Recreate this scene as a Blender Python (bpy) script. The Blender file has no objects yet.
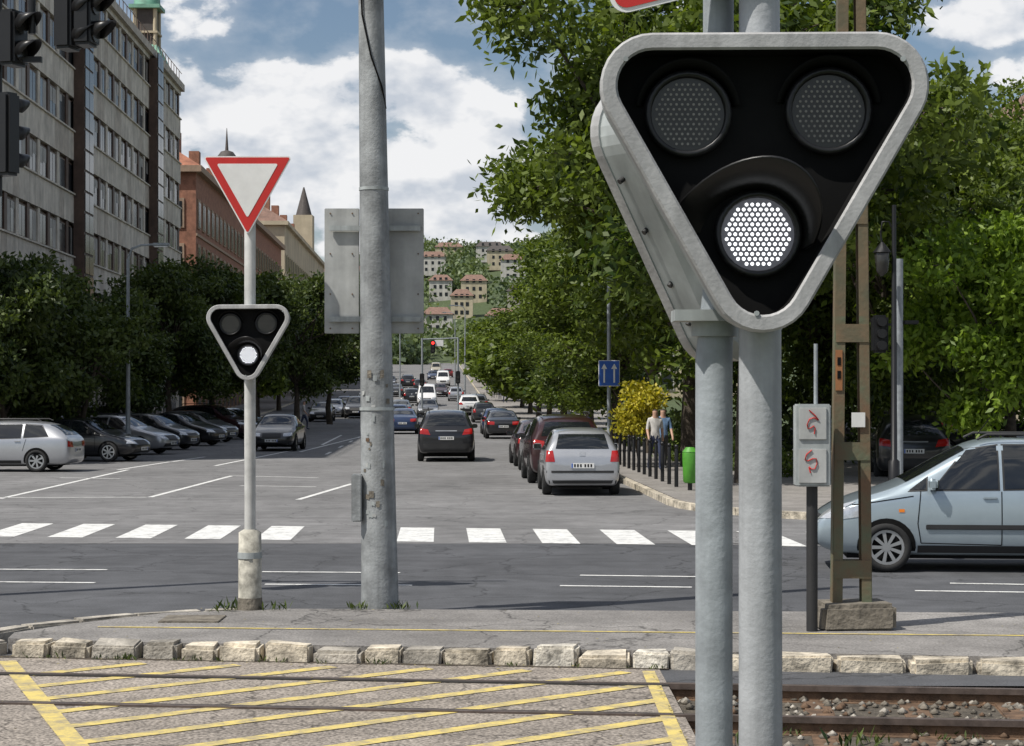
import bpy, bmesh, math, random
import numpy as np
from mathutils import Vector, Matrix
from mathutils.bvhtree import BVHTree
random.seed(7)
scene = bpy.context.scene
F = 1900.0; CH = 2.2
SL = -0.0379           # street axis slope (x per y)
def gz(y):
    if y < 100: return 0.0
    t = y-100
    if t < 94: return 0.00016*t*t
    return 0.00016*94*94 + 0.030*(t-94)
def S(lat, a, z=0.0): return Vector((SL*a+lat, a, z))
def bear(px, d): return (px-512)/F*d      # lateral metres for a bearing at distance d

# ------------------------------------------------------------------ materials
MATS = {}
def P(name, col, rough=0.6, metal=0.0, var=0.25, scale=3.0, bump=0.0, bscale=None, col2=None, detail=6, coat=0.0, spec=0.5, streak=None):
    if name in MATS: return MATS[name]
    m = bpy.data.materials.new(name); m.use_nodes = True
    nt = m.node_tree; b = nt.nodes['Principled BSDF']
    b.inputs['Roughness'].default_value = rough; b.inputs['Metallic'].default_value = metal
    b.inputs['Specular IOR Level'].default_value = spec
    if coat: 
        b.inputs['Coat Weight'].default_value = coat; b.inputs['Coat Roughness'].default_value = 0.05
    tc = nt.nodes.new('ShaderNodeTexCoord')
    n = nt.nodes.new('ShaderNodeTexNoise'); n.inputs['Scale'].default_value = scale; n.inputs['Detail'].default_value = detail
    n.inputs['Roughness'].default_value = 0.65
    nt.links.new(tc.outputs['Object'], n.inputs['Vector'])
    r = nt.nodes.new('ShaderNodeValToRGB')
    c2 = col2 if col2 else tuple(c*(1-var) for c in col)
    c1 = tuple(min(1, c*(1+var*0.5)) for c in col) if not col2 else col
    r.color_ramp.elements[0].position = 0.35; r.color_ramp.elements[0].color = (*c2, 1)
    r.color_ramp.elements[1].position = 0.65; r.color_ramp.elements[1].color = (*c1, 1)
    nt.links.new(n.outputs['Fac'], r.inputs['Fac']); out = r.outputs['Color']
    if streak:
        mp = nt.nodes.new('ShaderNodeMapping'); mp.inputs['Scale'].default_value = (streak[0], streak[0], streak[1])
        nt.links.new(tc.outputs['Object'], mp.inputs['Vector'])
        n4 = nt.nodes.new('ShaderNodeTexNoise'); n4.inputs['Scale'].default_value = 1; n4.inputs['Detail'].default_value = 5; nt.links.new(mp.outputs[0], n4.inputs['Vector'])
        q = nt.nodes.new('ShaderNodeMapRange'); q.inputs[1].default_value = .38; q.inputs[2].default_value = .62; q.inputs[3].default_value = 1-streak[2]; q.inputs[4].default_value = 1.0
        nt.links.new(n4.outputs['Fac'], q.inputs[0])
        sc = nt.nodes.new('ShaderNodeVectorMath'); sc.operation = 'SCALE'; nt.links.new(out, sc.inputs[0]); nt.links.new(q.outputs[0], sc.inputs['Scale']); out = sc.outputs['Vector']
    nt.links.new(out, b.inputs['Base Color'])
    if bump:
        n2 = nt.nodes.new('ShaderNodeTexNoise'); n2.inputs['Scale'].default_value = bscale or scale*8; n2.inputs['Detail'].default_value = 4
        nt.links.new(tc.outputs['Object'], n2.inputs['Vector'])
        bp = nt.nodes.new('ShaderNodeBump'); bp.inputs['Strength'].default_value = bump; bp.inputs['Distance'].default_value = 0.02
        nt.links.new(n2.outputs['Fac'], bp.inputs['Height']); nt.links.new(bp.outputs['Normal'], b.inputs['Normal'])
    MATS[name] = m; return m

def asphalt(name, col, blotch=0.25, speck=0.3, crack=0.5, speck_scale=55, crack_scale=0.45, tint=None):
    m = bpy.data.materials.new(name); m.use_nodes = True; nt = m.node_tree; N = nt.nodes; Lk = nt.links
    b = N['Principled BSDF']; b.inputs['Roughness'].default_value = 0.85; b.inputs['Specular IOR Level'].default_value = 0.3
    tc = N.new('ShaderNodeTexCoord')
    def noise(s, d=5, sx=1, sy=1):
        mp = N.new('ShaderNodeMapping'); mp.inputs['Scale'].default_value = (sx, sy, 1)
        Lk.new(tc.outputs['Object'], mp.inputs['Vector'])
        n = N.new('ShaderNodeTexNoise'); n.inputs['Scale'].default_value = s; n.inputs['Detail'].default_value = d; n.inputs['Roughness'].default_value = 0.6
        Lk.new(mp.outputs['Vector'], n.inputs['Vector']); return n
    def mr(sock, a, bb, c, d):
        q = N.new('ShaderNodeMapRange'); q.inputs[1].default_value = a; q.inputs[2].default_value = bb; q.inputs[3].default_value = c; q.inputs[4].default_value = d
        Lk.new(sock, q.inputs[0]); return q.outputs[0]
    def mul(a, bb):
        q = N.new('ShaderNodeMath'); q.operation = 'MULTIPLY'; Lk.new(a, q.inputs[0]); Lk.new(bb, q.inputs[1]); return q.outputs[0]
    v1 = mr(noise(0.35, 6, 1, 0.5).outputs['Fac'], 0.3, 0.7, 1-blotch, 1+blotch)
    v2 = mr(noise(speck_scale, 2).outputs['Fac'], 0.3, 0.7, 1-speck, 1+speck)
    v3 = mr(noise(2.2, 9).outputs['Fac'], 0.3, 0.7, 0.80, 1.18)
    v4 = mr(noise(0.9, 5, 0.15, 1.6).outputs['Fac'], 0.35, 0.65, 0.88, 1.08)
    v = mul(mul(mul(v1, v2), v3), v4)
    wn = noise(1.2, 4)
    mx = N.new('ShaderNodeMixRGB'); mx.blend_type = 'ADD'; mx.inputs[0].default_value = 0.9
    Lk.new(tc.outputs['Object'], mx.inputs[1]); Lk.new(wn.outputs['Color'], mx.inputs[2])
    vo = N.new('ShaderNodeTexVoronoi'); vo.feature = 'DISTANCE_TO_EDGE'; vo.inputs['Scale'].default_value = crack_scale
    Lk.new(mx.outputs[0], vo.inputs['Vector'])
    ck = mr(vo.outputs['Distance'], 0.0, 0.012, 1-crack, 1.0)
    v = mul(v, ck)
    sp = mr(noise(6.5, 3).outputs['Fac'], 0.70, 0.76, 1.0, 0.62); v = mul(v, sp)
    cc = N.new('ShaderNodeVectorMath'); cc.operation = 'SCALE'; cc.inputs[0].default_value = col
    Lk.new(v, cc.inputs['Scale']); Lk.new(cc.outputs['Vector'], b.inputs['Base Color'])
    bp = N.new('ShaderNodeBump'); bp.inputs['Strength'].default_value = 0.35; bp.inputs['Distance'].default_value = 0.008
    Lk.new(v2, bp.inputs['Height']); Lk.new(bp.outputs['Normal'], b.inputs['Normal'])
    MATS[name] = m; return m

def worn_paint(name, col, under, wear=0.5, scale=5):
    m = bpy.data.materials.new(name); m.use_nodes = True; nt = m.node_tree; N = nt.nodes; Lk = nt.links
    b = N['Principled BSDF']; b.inputs['Roughness'].default_value = 0.7
    tc = N.new('ShaderNodeTexCoord')
    n = N.new('ShaderNodeTexNoise'); n.inputs['Scale'].default_value = scale; n.inputs['Detail'].default_value = 12; n.inputs['Roughness'].default_value = 0.78
    Lk.new(tc.outputs['Object'], n.inputs['Vector'])
    r = N.new('ShaderNodeValToRGB'); e = r.color_ramp.elements
    e[0].position = wear-0.12; e[0].color = (*under, 1); e[1].position = wear+0.08; e[1].color = (*col, 1)
    Lk.new(n.outputs['Fac'], r.inputs['Fac']); Lk.new(r.outputs['Color'], b.inputs['Base Color'])
    MATS[name] = m; return m

def leafmat(name, dark, light, trans=0.3):
    m = bpy.data.materials.new(name); m.use_nodes = True; nt = m.node_tree; N = nt.nodes; Lk = nt.links
    b = N['Principled BSDF']; b.inputs['Roughness'].default_value = 0.5; b.inputs['Specular IOR Level'].default_value = 0.35
    at = N.new('ShaderNodeAttribute'); at.attribute_name = 'v'
    r = N.new('ShaderNodeValToRGB'); e = r.color_ramp.elements
    e[0].color = (*dark, 1); e[1].color = (*light, 1); e[0].position = 0.1; e[1].position = 0.9
    Lk.new(at.outputs['Fac'], r.inputs['Fac']); Lk.new(r.outputs['Color'], b.inputs['Base Color'])
    t = N.new('ShaderNodeBsdfTranslucent')
    vm = N.new('ShaderNodeVectorMath'); vm.operation = 'MULTIPLY'; vm.inputs[1].default_value = (1.3, 1.35, 0.5)
    Lk.new(r.outputs['Color'], vm.inputs[0]); Lk.new(vm.outputs[0], t.inputs['Color'])
    mx = N.new('ShaderNodeMixShader'); mx.inputs[0].default_value = trans
    Lk.new(b.outputs[0], mx.inputs[1]); Lk.new(t.outputs[0], mx.inputs[2]); Lk.new(mx.outputs[0], N['Material Output'].inputs['Surface'])
    MATS[name] = m; return m

def emis(name, col, s, base=None):
    m = bpy.data.materials.new(name); m.use_nodes = True; b = m.node_tree.nodes['Principled BSDF']
    b.inputs['Base Color'].default_value = (*(base or col), 1); b.inputs['Emission Color'].default_value = (*col, 1); b.inputs['Emission Strength'].default_value = s
    MATS[name] = m; return m

A_cross = asphalt('asphalt_cross', (0.080, 0.082, 0.088), 0.22, 0.25, 0.5)
A_main = asphalt('asphalt_main', (0.170, 0.168, 0.168), 0.2, 0.2, 0.45)
A_fore = asphalt('asphalt_fore', (0.25, 0.22, 0.19), 0.22, 0.65, 0.6, 40, 0.7)
A_isl = asphalt('asphalt_island', (0.20, 0.19, 0.18), 0.28, 0.35, 0.6, 50, 0.6)
M_pave = asphalt('paving', (0.24, 0.225, 0.21), 0.15, 0.15, 0.3, 30, 1.2)
M_white = worn_paint('white_paint', (0.66, 0.66, 0.64), (0.20, 0.20, 0.20), 0.43, 4.5)
M_yell = worn_paint('yellow_paint', (0.62, 0.49, 0.15), (0.25, 0.22, 0.17), 0.49, 5)
M_kerb = P('kerb_stone', (0.54, 0.48, 0.38), 0.85, var=0.7, scale=4.5, bump=0.8, bscale=30)
M_kerbb = P('kerb_stone_plain', (0.38, 0.35, 0.30), 0.85, var=0.6, scale=3.2, bump=0.8, bscale=30)
M_kerbc = P('kerb_stone_white', (0.62, 0.58, 0.50), 0.85, var=0.7, scale=7, bump=0.8, bscale=30)
M_dirt = P('dirt', (0.10, 0.085, 0.065), 0.95, var=0.5, scale=9, bump=1.0, bscale=50)
M_grass = P('grass_ground', (0.06, 0.085, 0.03), 0.95, var=0.4, scale=1.0, bump=0.5)
M_black = P('black_paint', (0.012, 0.012, 0.013), 0.38, var=0.2, spec=.4)
M_blackm = P('black_matte', (0.009, 0.009, 0.009), 0.85, var=0.3, spec=0.12)
M_grey = P('grey_galv', (0.31, 0.34, 0.36), 0.5, var=0.22, scale=7, bump=0.12, bscale=60, streak=(14, .8, .28))
M_grey2 = P('grey_paint', (0.37, 0.385, 0.40), 0.5, var=0.18, scale=7, bump=0.12, bscale=60, streak=(14, .8, .25))
M_rim = P('rim_grey', (0.42, 0.42, 0.42), 0.55, var=0.22, scale=6, bump=0.1, bscale=90, streak=(16, 1.5, .22))
M_hous = P('housing_grey', (0.38, 0.41, 0.41), 0.55, var=0.2, scale=5, streak=(12, 1.2, .25))
M_wpole = P('white_pole', (0.56, 0.56, 0.54), 0.5, var=0.2, scale=5, streak=(10, .6, .25))
M_bpole = P('old_pole', (0.29, 0.305, 0.31), 0.6, var=0.4, scale=3.5, bump=0.25, bscale=40, streak=(9, .5, .3))
M_rust = P('rust', (0.14, 0.085, 0.05), 0.85, var=0.5, scale=9, bump=0.3)
M_green = P('green_steel', (0.10, 0.125, 0.075), 0.7, scale=3.0, col2=(0.15, 0.09, 0.05), bump=0.2)
M_greenb = P('green_rust_steel', (0.17, 0.115, 0.065), 0.75, scale=3.0, col2=(0.09, 0.09, 0.055), bump=0.2)
M_conc = P('old_concrete', (0.17, 0.15, 0.12), 0.9, var=0.5, scale=6, bump=0.8, bscale=25)
M_red = P('sign_red', (0.50, 0.025, 0.02), 0.4, var=0.1)
M_swhite = P('sign_white', (0.72, 0.72, 0.70), 0.4, var=0.10)
M_blue = P('sign_blue', (0.02, 0.10, 0.42), 0.4, var=0.1)
M_sback = P('sign_back', (0.43, 0.44, 0.43), 0.5, var=0.2, scale=2.5, streak=(6, .7, .22))
M_led = emis('led_white', (0.95, 0.97, 1.0), 1.6)
M_ledg = emis('led_glow', (0.5, 0.52, 0.6), 0.12, (.03, .03, .035))
M_dot = P('led_dark', (0.26, 0.24, 0.21), 0.3, var=0.3, scale=12)
M_lens = P('lens_dark', (0.03, 0.029, 0.026), 0.25, var=0.2)
M_glass = P('car_glass', (0.012, 0.014, 0.016), 0.04, var=0.2, spec=0.8)
M_tyre = P('tyre', (0.018, 0.018, 0.018), 0.85, var=0.3)
M_alloy = P('alloy', (0.45, 0.46, 0.47), 0.3, metal=0.7, var=0.1)
M_plast = P('car_plastic', (0.022, 0.022, 0.023), 0.6, var=0.2)
M_tail = P('tail_lamp', (0.35, 0.012, 0.01), 0.15, var=0.1, coat=0.5)
M_head = P('head_lamp', (0.55, 0.57, 0.6), 0.08, metal=0.4, var=0.2, scale=20)
M_plate = P('plate', (0.72, 0.72, 0.70), 0.5, var=0.05)
M_orange = P('orange_lamp', (0.7, 0.2, 0.02), 0.2, var=0.05)
M_bark = P('bark', (0.075, 0.06, 0.045), 0.95, var=0.4, scale=6, bump=0.8, bscale=25)
L_mid = leafmat('leaf_mid', (0.024, 0.050, 0.008), (0.155, 0.205, 0.032), 0.36)
L_dark = leafmat('leaf_dark', (0.016, 0.034, 0.008), (0.095, 0.128, 0.030), 0.25)
L_lime = leafmat('leaf_lime', (0.07, 0.13, 0.012), (0.23, 0.33, 0.04), 0.42)
L_gold = leafmat('leaf_gold', (0.25, 0.24, 0.02), (0.60, 0.50, 0.05), 0.35)
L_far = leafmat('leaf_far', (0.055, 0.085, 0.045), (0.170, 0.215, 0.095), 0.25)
L_dry = leafmat('leaf_dry', (0.10, 0.08, 0.03), (0.35, 0.30, 0.12), 0.1)

# ------------------------------------------------------------------ builder
class B:
    def __init__(s): s.v = []; s.f = []; s.m = []; s.sm = []; s.mats = []; s.M = Matrix.Identity(4)
    def mi(s, mat):
        if mat not in s.mats: s.mats.append(mat)
        return s.mats.index(mat)
    def add(s, vs, fs, mat, smooth=False):
        o = len(s.v); M = s.M
        s.v += [tuple(M @ Vector(v)) for v in vs]
        k = s.mi(mat)
        for f in fs: s.f.append(tuple(i+o for i in f)); s.m.append(k); s.sm.append(smooth)
    def hexa(s, p, mat):
        s.add(p, [(3, 2, 1, 0), (4, 5, 6, 7), (0, 1, 5, 4), (1, 2, 6, 5), (2, 3, 7, 6), (3, 0, 4, 7)], mat)
    def box(s, c, d, mat, rz=0.0, jit=0.0):
        cx, cy, cz = c; dx, dy, dz = [q/2 for q in d]; ca, sa = math.cos(rz), math.sin(rz); p = []
        for z in (-dz, dz):
            for x, y in ((-dx, -dy), (dx, -dy), (dx, dy), (-dx, dy)):
                j = [random.uniform(-jit, jit) for _ in range(3)] if jit else (0, 0, 0)
                p.append((cx+x*ca-y*sa+j[0], cy+x*sa+y*ca+j[1], cz+z+j[2]))
        s.hexa(p, mat)
    def bbox(s, c, d, mat, bv=0.02, rz=0.0, jit=0.0):
        bm = bmesh.new(); bmesh.ops.create_cube(bm, size=1)
        for v in bm.verts:
            v.co = Vector((v.co.x*d[0]+random.uniform(-jit, jit), v.co.y*d[1]+random.uniform(-jit, jit), v.co.z*d[2]+random.uniform(-jit, jit)))
        bmesh.ops.bevel(bm, geom=list(bm.edges), offset=bv, segments=2, affect='EDGES')
        R = Matrix.Rotation(rz, 3, 'Z')
        vs = [R @ v.co+Vector(c) for v in bm.verts]
        bm.verts.index_update()
        s.add(vs, [[v.index for v in f.verts] for f in bm.faces], mat); bm.free()
    def sbox(s, l0, l1, a0, a1, z0, z1, mat):
        s.hexa([S(l0, a0, z0), S(l1, a0, z0), S(l1, a1, z0), S(l0, a1, z0), S(l0, a0, z1), S(l1, a0, z1), S(l1, a1, z1), S(l0, a1, z1)], mat)
    def tube(s, pts, rad, mat, n=10, cap=True, smooth=True):
        pts = [Vector(p) for p in pts]; vs = []; fs = []
        for i, p in enumerate(pts):
            t = (pts[min(i+1, len(pts)-1)]-pts[max(i-1, 0)]).normalized()
            a = Vector((0, 0, 1)) if abs(t.z) < 0.9 else Vector((0, 1, 0))
            u = t.cross(a).normalized(); w = u.cross(t).normalized(); r = rad[i] if isinstance(rad, (list, tuple)) else rad
            for k in range(n):
                th = 2*math.pi*k/n; vs.append(p+u*(math.cos(th)*r)+w*(math.sin(th)*r))
        for i in range(len(pts)-1):
            for k in range(n): fs.append((i*n+k, i*n+(k+1) % n, (i+1)*n+(k+1) % n, (i+1)*n+k))
        s.add(vs, fs, mat, smooth)
        if cap:
            s.add(vs[:n], [tuple(range(n))], mat); s.add(vs[-n:], [tuple(range(n))[::-1]], mat)
    def prism(s, poly, y0, y1, mat):      # poly in x,z ; extrude along y
        n = len(poly); vs = [(x, y0, z) for x, z in poly]+[(x, y1, z) for x, z in poly]
        s.add(vs, [tuple(range(n)), tuple(range(2*n-1, n-1, -1))]+[(i, i+n, (i+1) % n+n, (i+1) % n) for i in range(n)], mat)
    def slab(s, poly, z0, z1, mat):       # poly in x,y
        n = len(poly); vs = [(x, y, z0) for x, y in poly]+[(x, y, z1) for x, y in poly]
        s.add(vs, [tuple(range(n-1, -1, -1)), tuple(range(n, 2*n))]+[(i, (i+1) % n, (i+1) % n+n, i+n) for i in range(n)], mat)
    def sphere(s, c, r, mat, n=12, sc=(1, 1, 1)):
        vs = []; fs = []; h = n//2
        for i in range(h+1):
            ph = math.pi*i/h
            for k in range(n):
                th = 2*math.pi*k/n
                vs.append((c[0]+r*sc[0]*math.sin(ph)*math.cos(th), c[1]+r*sc[1]*math.sin(ph)*math.sin(th), c[2]+r*sc[2]*math.cos(ph)))
        for i in range(h):
            for k in range(n): fs.append((i*n+k, (i+1)*n+k, (i+1)*n+(k+1) % n, i*n+(k+1) % n))
        s.add(vs, fs, mat, True)
    def mesh(s, name):
        me = bpy.data.meshes.new(name); me.from_pydata(s.v, [], s.f)
        for m in s.mats: me.materials.append(m)
        me.polygons.foreach_set('material_index', s.m); me.polygons.foreach_set('use_smooth', s.sm); me.update(); return me
    def obj(s, name, loc=(0, 0, 0), rz=0.0, parent=None, fix=False):
        me = s.mesh(name)
        if fix:
            bm = bmesh.new(); bm.from_mesh(me); bmesh.ops.recalc_face_normals(bm, faces=bm.faces); bm.to_mesh(me); bm.free()
        o = bpy.data.objects.new(name, me); scene.collection.objects.link(o)
        o.location = loc; o.rotation_euler = (0, 0, rz)
        if parent: o.parent = parent
        return o
def empty(name, loc=(0, 0, 0), rz=0):
    o = bpy.data.objects.new(name, None); scene.collection.objects.link(o); o.location = loc; o.rotation_euler = (0, 0, rz); o.empty_display_size = 0.3; return o

def rtri(cs, r, n=8):
    out = []; N = len(cs)
    for i in range(N):
        a, b, c = cs[i-1], cs[i], cs[(i+1) % N]
        n1 = math.atan2(-(b[0]-a[0]), b[1]-a[1]); n2 = math.atan2(-(c[0]-b[0]), c[1]-b[1])
        while n2 < n1: n2 += 2*math.pi
        for k in range(n+1):
            t = n1+(n2-n1)*k/n; out.append((b[0]+r*math.cos(t), b[1]+r*math.sin(t)))
    return out

# ------------------------------------------------------------------ world, sun, camera
sun_dir = Vector((-0.80, -0.48, 0)).normalized()*math.cos(math.radians(56)); sun_dir.z = math.sin(math.radians(56))
sl = bpy.data.lights.new('sun', 'SUN'); sl.energy = 5.0; sl.angle = math.radians(0.5); sl.color = (1.0, 0.955, 0.88)
so = bpy.data.objects.new('sun', sl); scene.collection.objects.link(so); so.rotation_euler = (-sun_dir).to_track_quat('-Z', 'Y').to_euler()
w = bpy.data.worlds.new('World'); scene.world = w; w.use_nodes = True; nt = w.node_tree; N = nt.nodes; Lk = nt.links
bg = N['Background']; bg.inputs['Strength'].default_value = 0.088
sky = N.new('ShaderNodeTexSky'); sky.sky_type = 'NISHITA'; sky.sun_disc = False; sky.sun_elevation = math.radians(56)
sky.sun_rotation = math.atan2(sun_dir.x, sun_dir.y) % (2*math.pi); sky.air_density = 1.0; sky.dust_density = 1.2; sky.ozone_density = 1.6
tc = N.new('ShaderNodeTexCoord')
def vmath(op, a, b=None):
    q = N.new('ShaderNodeVectorMath'); q.operation = op
    Lk.new(a, q.inputs[0])
    if b is not None:
        if isinstance(b, tuple): q.inputs[1].default_value = b
        else: Lk.new(b, q.inputs[1])
    return q
def fm(op, a, b, c=None, clamp=False):
    q = N.new('ShaderNodeMath'); q.operation = op; q.use_clamp = clamp
    for i, s_ in enumerate((a, b, c)):
        if s_ is None: continue
        if isinstance(s_, (int, float)): q.inputs[i].default_value = s_
        else: Lk.new(s_, q.inputs[i])
    return q.outputs[0]
D = tc.outputs['Generated']
n1 = N.new('ShaderNodeTexNoise'); n1.inputs['Scale'].default_value = 1; n1.inputs['Detail'].default_value = 7; n1.inputs['Roughness'].default_value = 0.55
Lk.new(vmath('MULTIPLY', D, (18, 18, 30)).outputs[0], n1.inputs['Vector'])
n2 = N.new('ShaderNodeTexNoise'); n2.inputs['Scale'].default_value = 1; n2.inputs['Detail'].default_value = 4; n2.inputs['Roughness'].default_value = 0.55
sh = vmath('ADD', D, (-0.006, 0, 0.012)); Lk.new(vmath('MULTIPLY', sh.outputs[0], (18, 18, 30)).outputs[0], n2.inputs['Vector'])
n3 = N.new('ShaderNodeTexNoise'); n3.inputs['Scale'].default_value = 2.2; n3.inputs['Detail'].default_value = 3
Lk.new(D, n3.inputs['Vector'])
sx = N.new('ShaderNodeSeparateXYZ'); Lk.new(D, sx.inputs[0])
blobs = [(265, 115, 115, 55), (425, 108, 90, 48), (330, 165, 210, 48), (470, 160, 75, 55), (455, 225, 140, 60), (965, 36, 66, 28), (240, 215, 160, 55), (700, 200, 220, 80)]
acc = None
for (bx, by, rx, ry) in blobs:
    cx, cz = (bx-512)/F, (395-by)/F
    ax = fm('MULTIPLY', fm('SUBTRACT', sx.outputs['X'], cx), F/rx); az = fm('MULTIPLY', fm('SUBTRACT', sx.outputs['Z'], cz), F/ry)
    r2 = fm('ADD', fm('MULTIPLY', ax, ax), fm('MULTIPLY', az, az))
    k = fm('SUBTRACT', 1.0, r2); 
    acc = k if acc is None else fm('MAXIMUM', acc, k)
front = fm('GREATER_THAN', sx.outputs['Y'], 0.0)
acc = fm('MAXIMUM', acc, -1.0)
accf = fm('ADD', fm('MULTIPLY', fm('ADD', acc, 1.0), front), -1.0)
gen = fm('MULTIPLY', fm('SUBTRACT', n3.outputs['Fac'], 0.58), 2.0)
bias = fm('MAXIMUM', fm('MULTIPLY', accf, 0.19), fm('MULTIPLY', gen, 0.3))
bias = fm('MAXIMUM', bias, -0.17)
q = fm('ADD', n1.outputs['Fac'], bias)
r = N.new('ShaderNodeMapRange'); r.interpolation_type = 'SMOOTHSTEP'; r.inputs[1].default_value = 0.46; r.inputs[2].default_value = 0.56; Lk.new(q, r.inputs[0]); c1 = r.outputs[0]
r = N.new('ShaderNodeMapRange'); r.inputs[1].default_value = 0.34; r.inputs[2].default_value = 0.62; r.inputs[3].default_value = 0; r.inputs[4].default_value = .45; Lk.new(q, r.inputs[0]); c1 = fm('MAXIMUM', c1, r.outputs[0])
den = fm('SUBTRACT', n1.outputs['Fac'], n2.outputs['Fac'])
shade = N.new('ShaderNodeMapRange'); shade.inputs[1].default_value = -0.12; shade.inputs[2].default_value = 0.07; shade.inputs[3].default_value = 0; shade.inputs[4].default_value = 1; Lk.new(den, shade.inputs[0])
cr = N.new('ShaderNodeMixRGB'); cr.inputs[1].default_value = (6.6, 7.1, 7.9, 1); cr.inputs[2].default_value = (10.4, 10.4, 10.5, 1); Lk.new(shade.outputs[0], cr.inputs[0])
mx = N.new('ShaderNodeMixRGB'); Lk.new(fm('MULTIPLY', c1, 0.95), mx.inputs[0]); Lk.new(sky.outputs[0], mx.inputs[1]); Lk.new(cr.outputs[0], mx.inputs[2])
Lk.new(mx.outputs[0], bg.inputs['Color'])

cam = bpy.data.cameras.new('camera'); co = bpy.data.objects.new('camera', cam); scene.collection.objects.link(co)
co.location = (0, 0, CH); co.rotation_euler = (math.radians(90), 0, 0); cam.sensor_width = 36; cam.lens = 36*F/1024; cam.shift_y = 22/1024
cam.clip_end = 6000; cam.clip_start = 0.1; scene.camera = co
scene.view_settings.view_transform = 'Standard'; scene.view_settings.look = 'None'; scene.view_settings.exposure = 0

# ------------------------------------------------------------------ ground and roads
def hillz(x, y):
    if y < 480: return 0
    t = min(1, (y-480)/800); t = t*t*(3-2*t)
    top = 90+14*math.sin(x*0.006+1.0)+8*math.sin(x*0.017)+5*math.sin(x*0.05+y*0.01)
    return max(0, t*top-gz(y)*t)
ys = [-200, -50, 0, 30, 60, 100]+[100+10*i for i in range(1, 45)]+[560+40*i for i in range(45)]
xs = [-2500, -1500, -900]+[-600+50*i for i in range(25)]+[900, 1500, 2500]
vs = [(x, y, min(gz(y), 20)-0.15+hillz(x, y)) for y in ys for x in xs]; nx = len(xs)
g = B(); g.add(vs, [(j*nx+i, j*nx+i+1, (j+1)*nx+i+1, (j+1)*nx+i) for j in range(len(ys)-1) for i in range(nx-1)], M_grass, True); g.obj('ground')

def strip(name, l0, l1, a0, a1, dz, mat, th=0.0, step=8.0):
    b = B(); n = max(1, int((a1-a0)/step)); vs = []
    for i in range(n+1):
        a = a0+(a1-a0)*i/n
        vs += [S(l0, a, gz(a)+dz), S(l1, a, gz(a)+dz)]
    b.add(vs, [(2*i, 2*i+1, 2*i+3, 2*i+2) for i in range(n)], mat)
    if th:
        vs = []
        for i in range(n+1):
            a = a0+(a1-a0)*i/n
            vs += [S(l0, a, gz(a)+dz), S(l0, a, gz(a)+dz-th), S(l1, a, gz(a)+dz), S(l1, a, gz(a)+dz-th)]
        b.add(vs, [(4*i, 4*i+1, 4*i+5, 4*i+4) for i in range(n)]+[(4*i+2, 4*i+6, 4*i+7, 4*i+3) for i in range(n)]+[(0, 2, 3, 1)], mat)
    return b.obj(name)
b = B(); b.add([(-70, 16, -.004), (70, 16, -.004), (70, 100, -.004), (-70, 100, -.004)], [(0, 1, 2, 3)], A_main); b.obj('parking_apron')
b = B(); b.add([(-200, 16.3, 0), (200, 12.5, 0), (200, 20, 0), (8, 27.2, 0), (-12, 30.2, 0), (-200, 42, 0)], [(0, 1, 2, 3, 4, 5)], A_cross); b.obj('cross_road')
strip('main_road', -15.0, 4.5, 28.1, 500, 0.0035, A_main)
b = B()
def cw_y(x): return 28.2-0.16*x
x = -13.72
while x < 6.2:
    if not (-3.45 < x < -2.4):
        y0 = cw_y(x); L = 3.0; z = 0.0075
        b.add([(x, y0, z), (x+0.56, y0-0.09, z), (x+0.56+SL*L, y0+L-0.09, z), (x+SL*L, y0+L, z)], [(0, 1, 2, 3)], M_white)
    x += 1.09
b.obj('crosswalk_marking')
b = B()
def line(p0, p1, wd, z, mat, bb):
    p0 = Vector(p0); p1 = Vector(p1); t = (p1-p0).normalized(); n = Vector((-t.y, t.x))*wd/2
    bb.add([(*(p0-n), z), (*(p1-n), z), (*(p1+n), z), (*(p0+n), z)], [(0, 1, 2, 3)], mat)
def gpx(px, py): d = CH*F/(py-395); return ((px-512)/F*d, d)
for p in [((-20, 582), (95, 583)), ((265, 584.5), (412, 585.5)), ((560, 586), (692, 587.5)), ((915, 591), (1060, 593)),
          ((-10, 569.5), (107, 570)), ((262, 572), (400, 573)), ((580, 575.5), (700, 577)), ((950, 583.5), (1070, 585.5))]:
    line(gpx(*p[0]), gpx(*p[1]), 0.10, 0.005, M_white, b)
for p in [((-40, 498), (150, 497.5)), ((150, 497.5), (232, 476)), ((0, 499), (128, 470)), ((298, 500), (352, 484)), ((240, 486), (316, 487)), ((232, 476), (318, 478)),
          ((300, 452), (360, 437)), ((322, 445), (352, 430)), ((118, 470), (170, 462)), ((172, 462), (205, 457)), ((215, 466), (300, 449)), ((60, 478), (120, 479))]:
    line(gpx(*p[0]), gpx(*p[1]), 0.13, 0.008, M_white, b)
for i in range(28):
    a = 70+i*9; lt = -4.2
    b.add([S(lt-.06, a, gz(a)+.012), S(lt+.06, a, gz(a)+.012), S(lt+.06, a+3, gz(a+3)+.012), S(lt-.06, a+3, gz(a+3)+.012)], [(0, 1, 2, 3)], M_white)
b.obj('lane_marking')
strip('pavement_left', -60, -15.0, 46, 500, 0.12, M_pave, 0.2)
b = B()
poly = [S(4.75, 90), S(4.75, 38)]
for k in range(1, 9):
    t = math.pi/2*k/8; poly.append(S(4.75+5*(1-math.cos(t)), 38-5.5*math.sin(t)))
poly += [S(12.5, 32.2), S(12.5, 90)]
poly = [(p.x, p.y) for p in poly]
b.slab(poly, -0.1, 0.12, M_pave); b.obj('pavement_right', fix=True)
strip('pavement_right', 4.75, 14.5, 90, 500, 0.12, M_pave, 0.2)
b = B(); kl = [S(4.62, 90-2*i) for i in range(27)]
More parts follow.
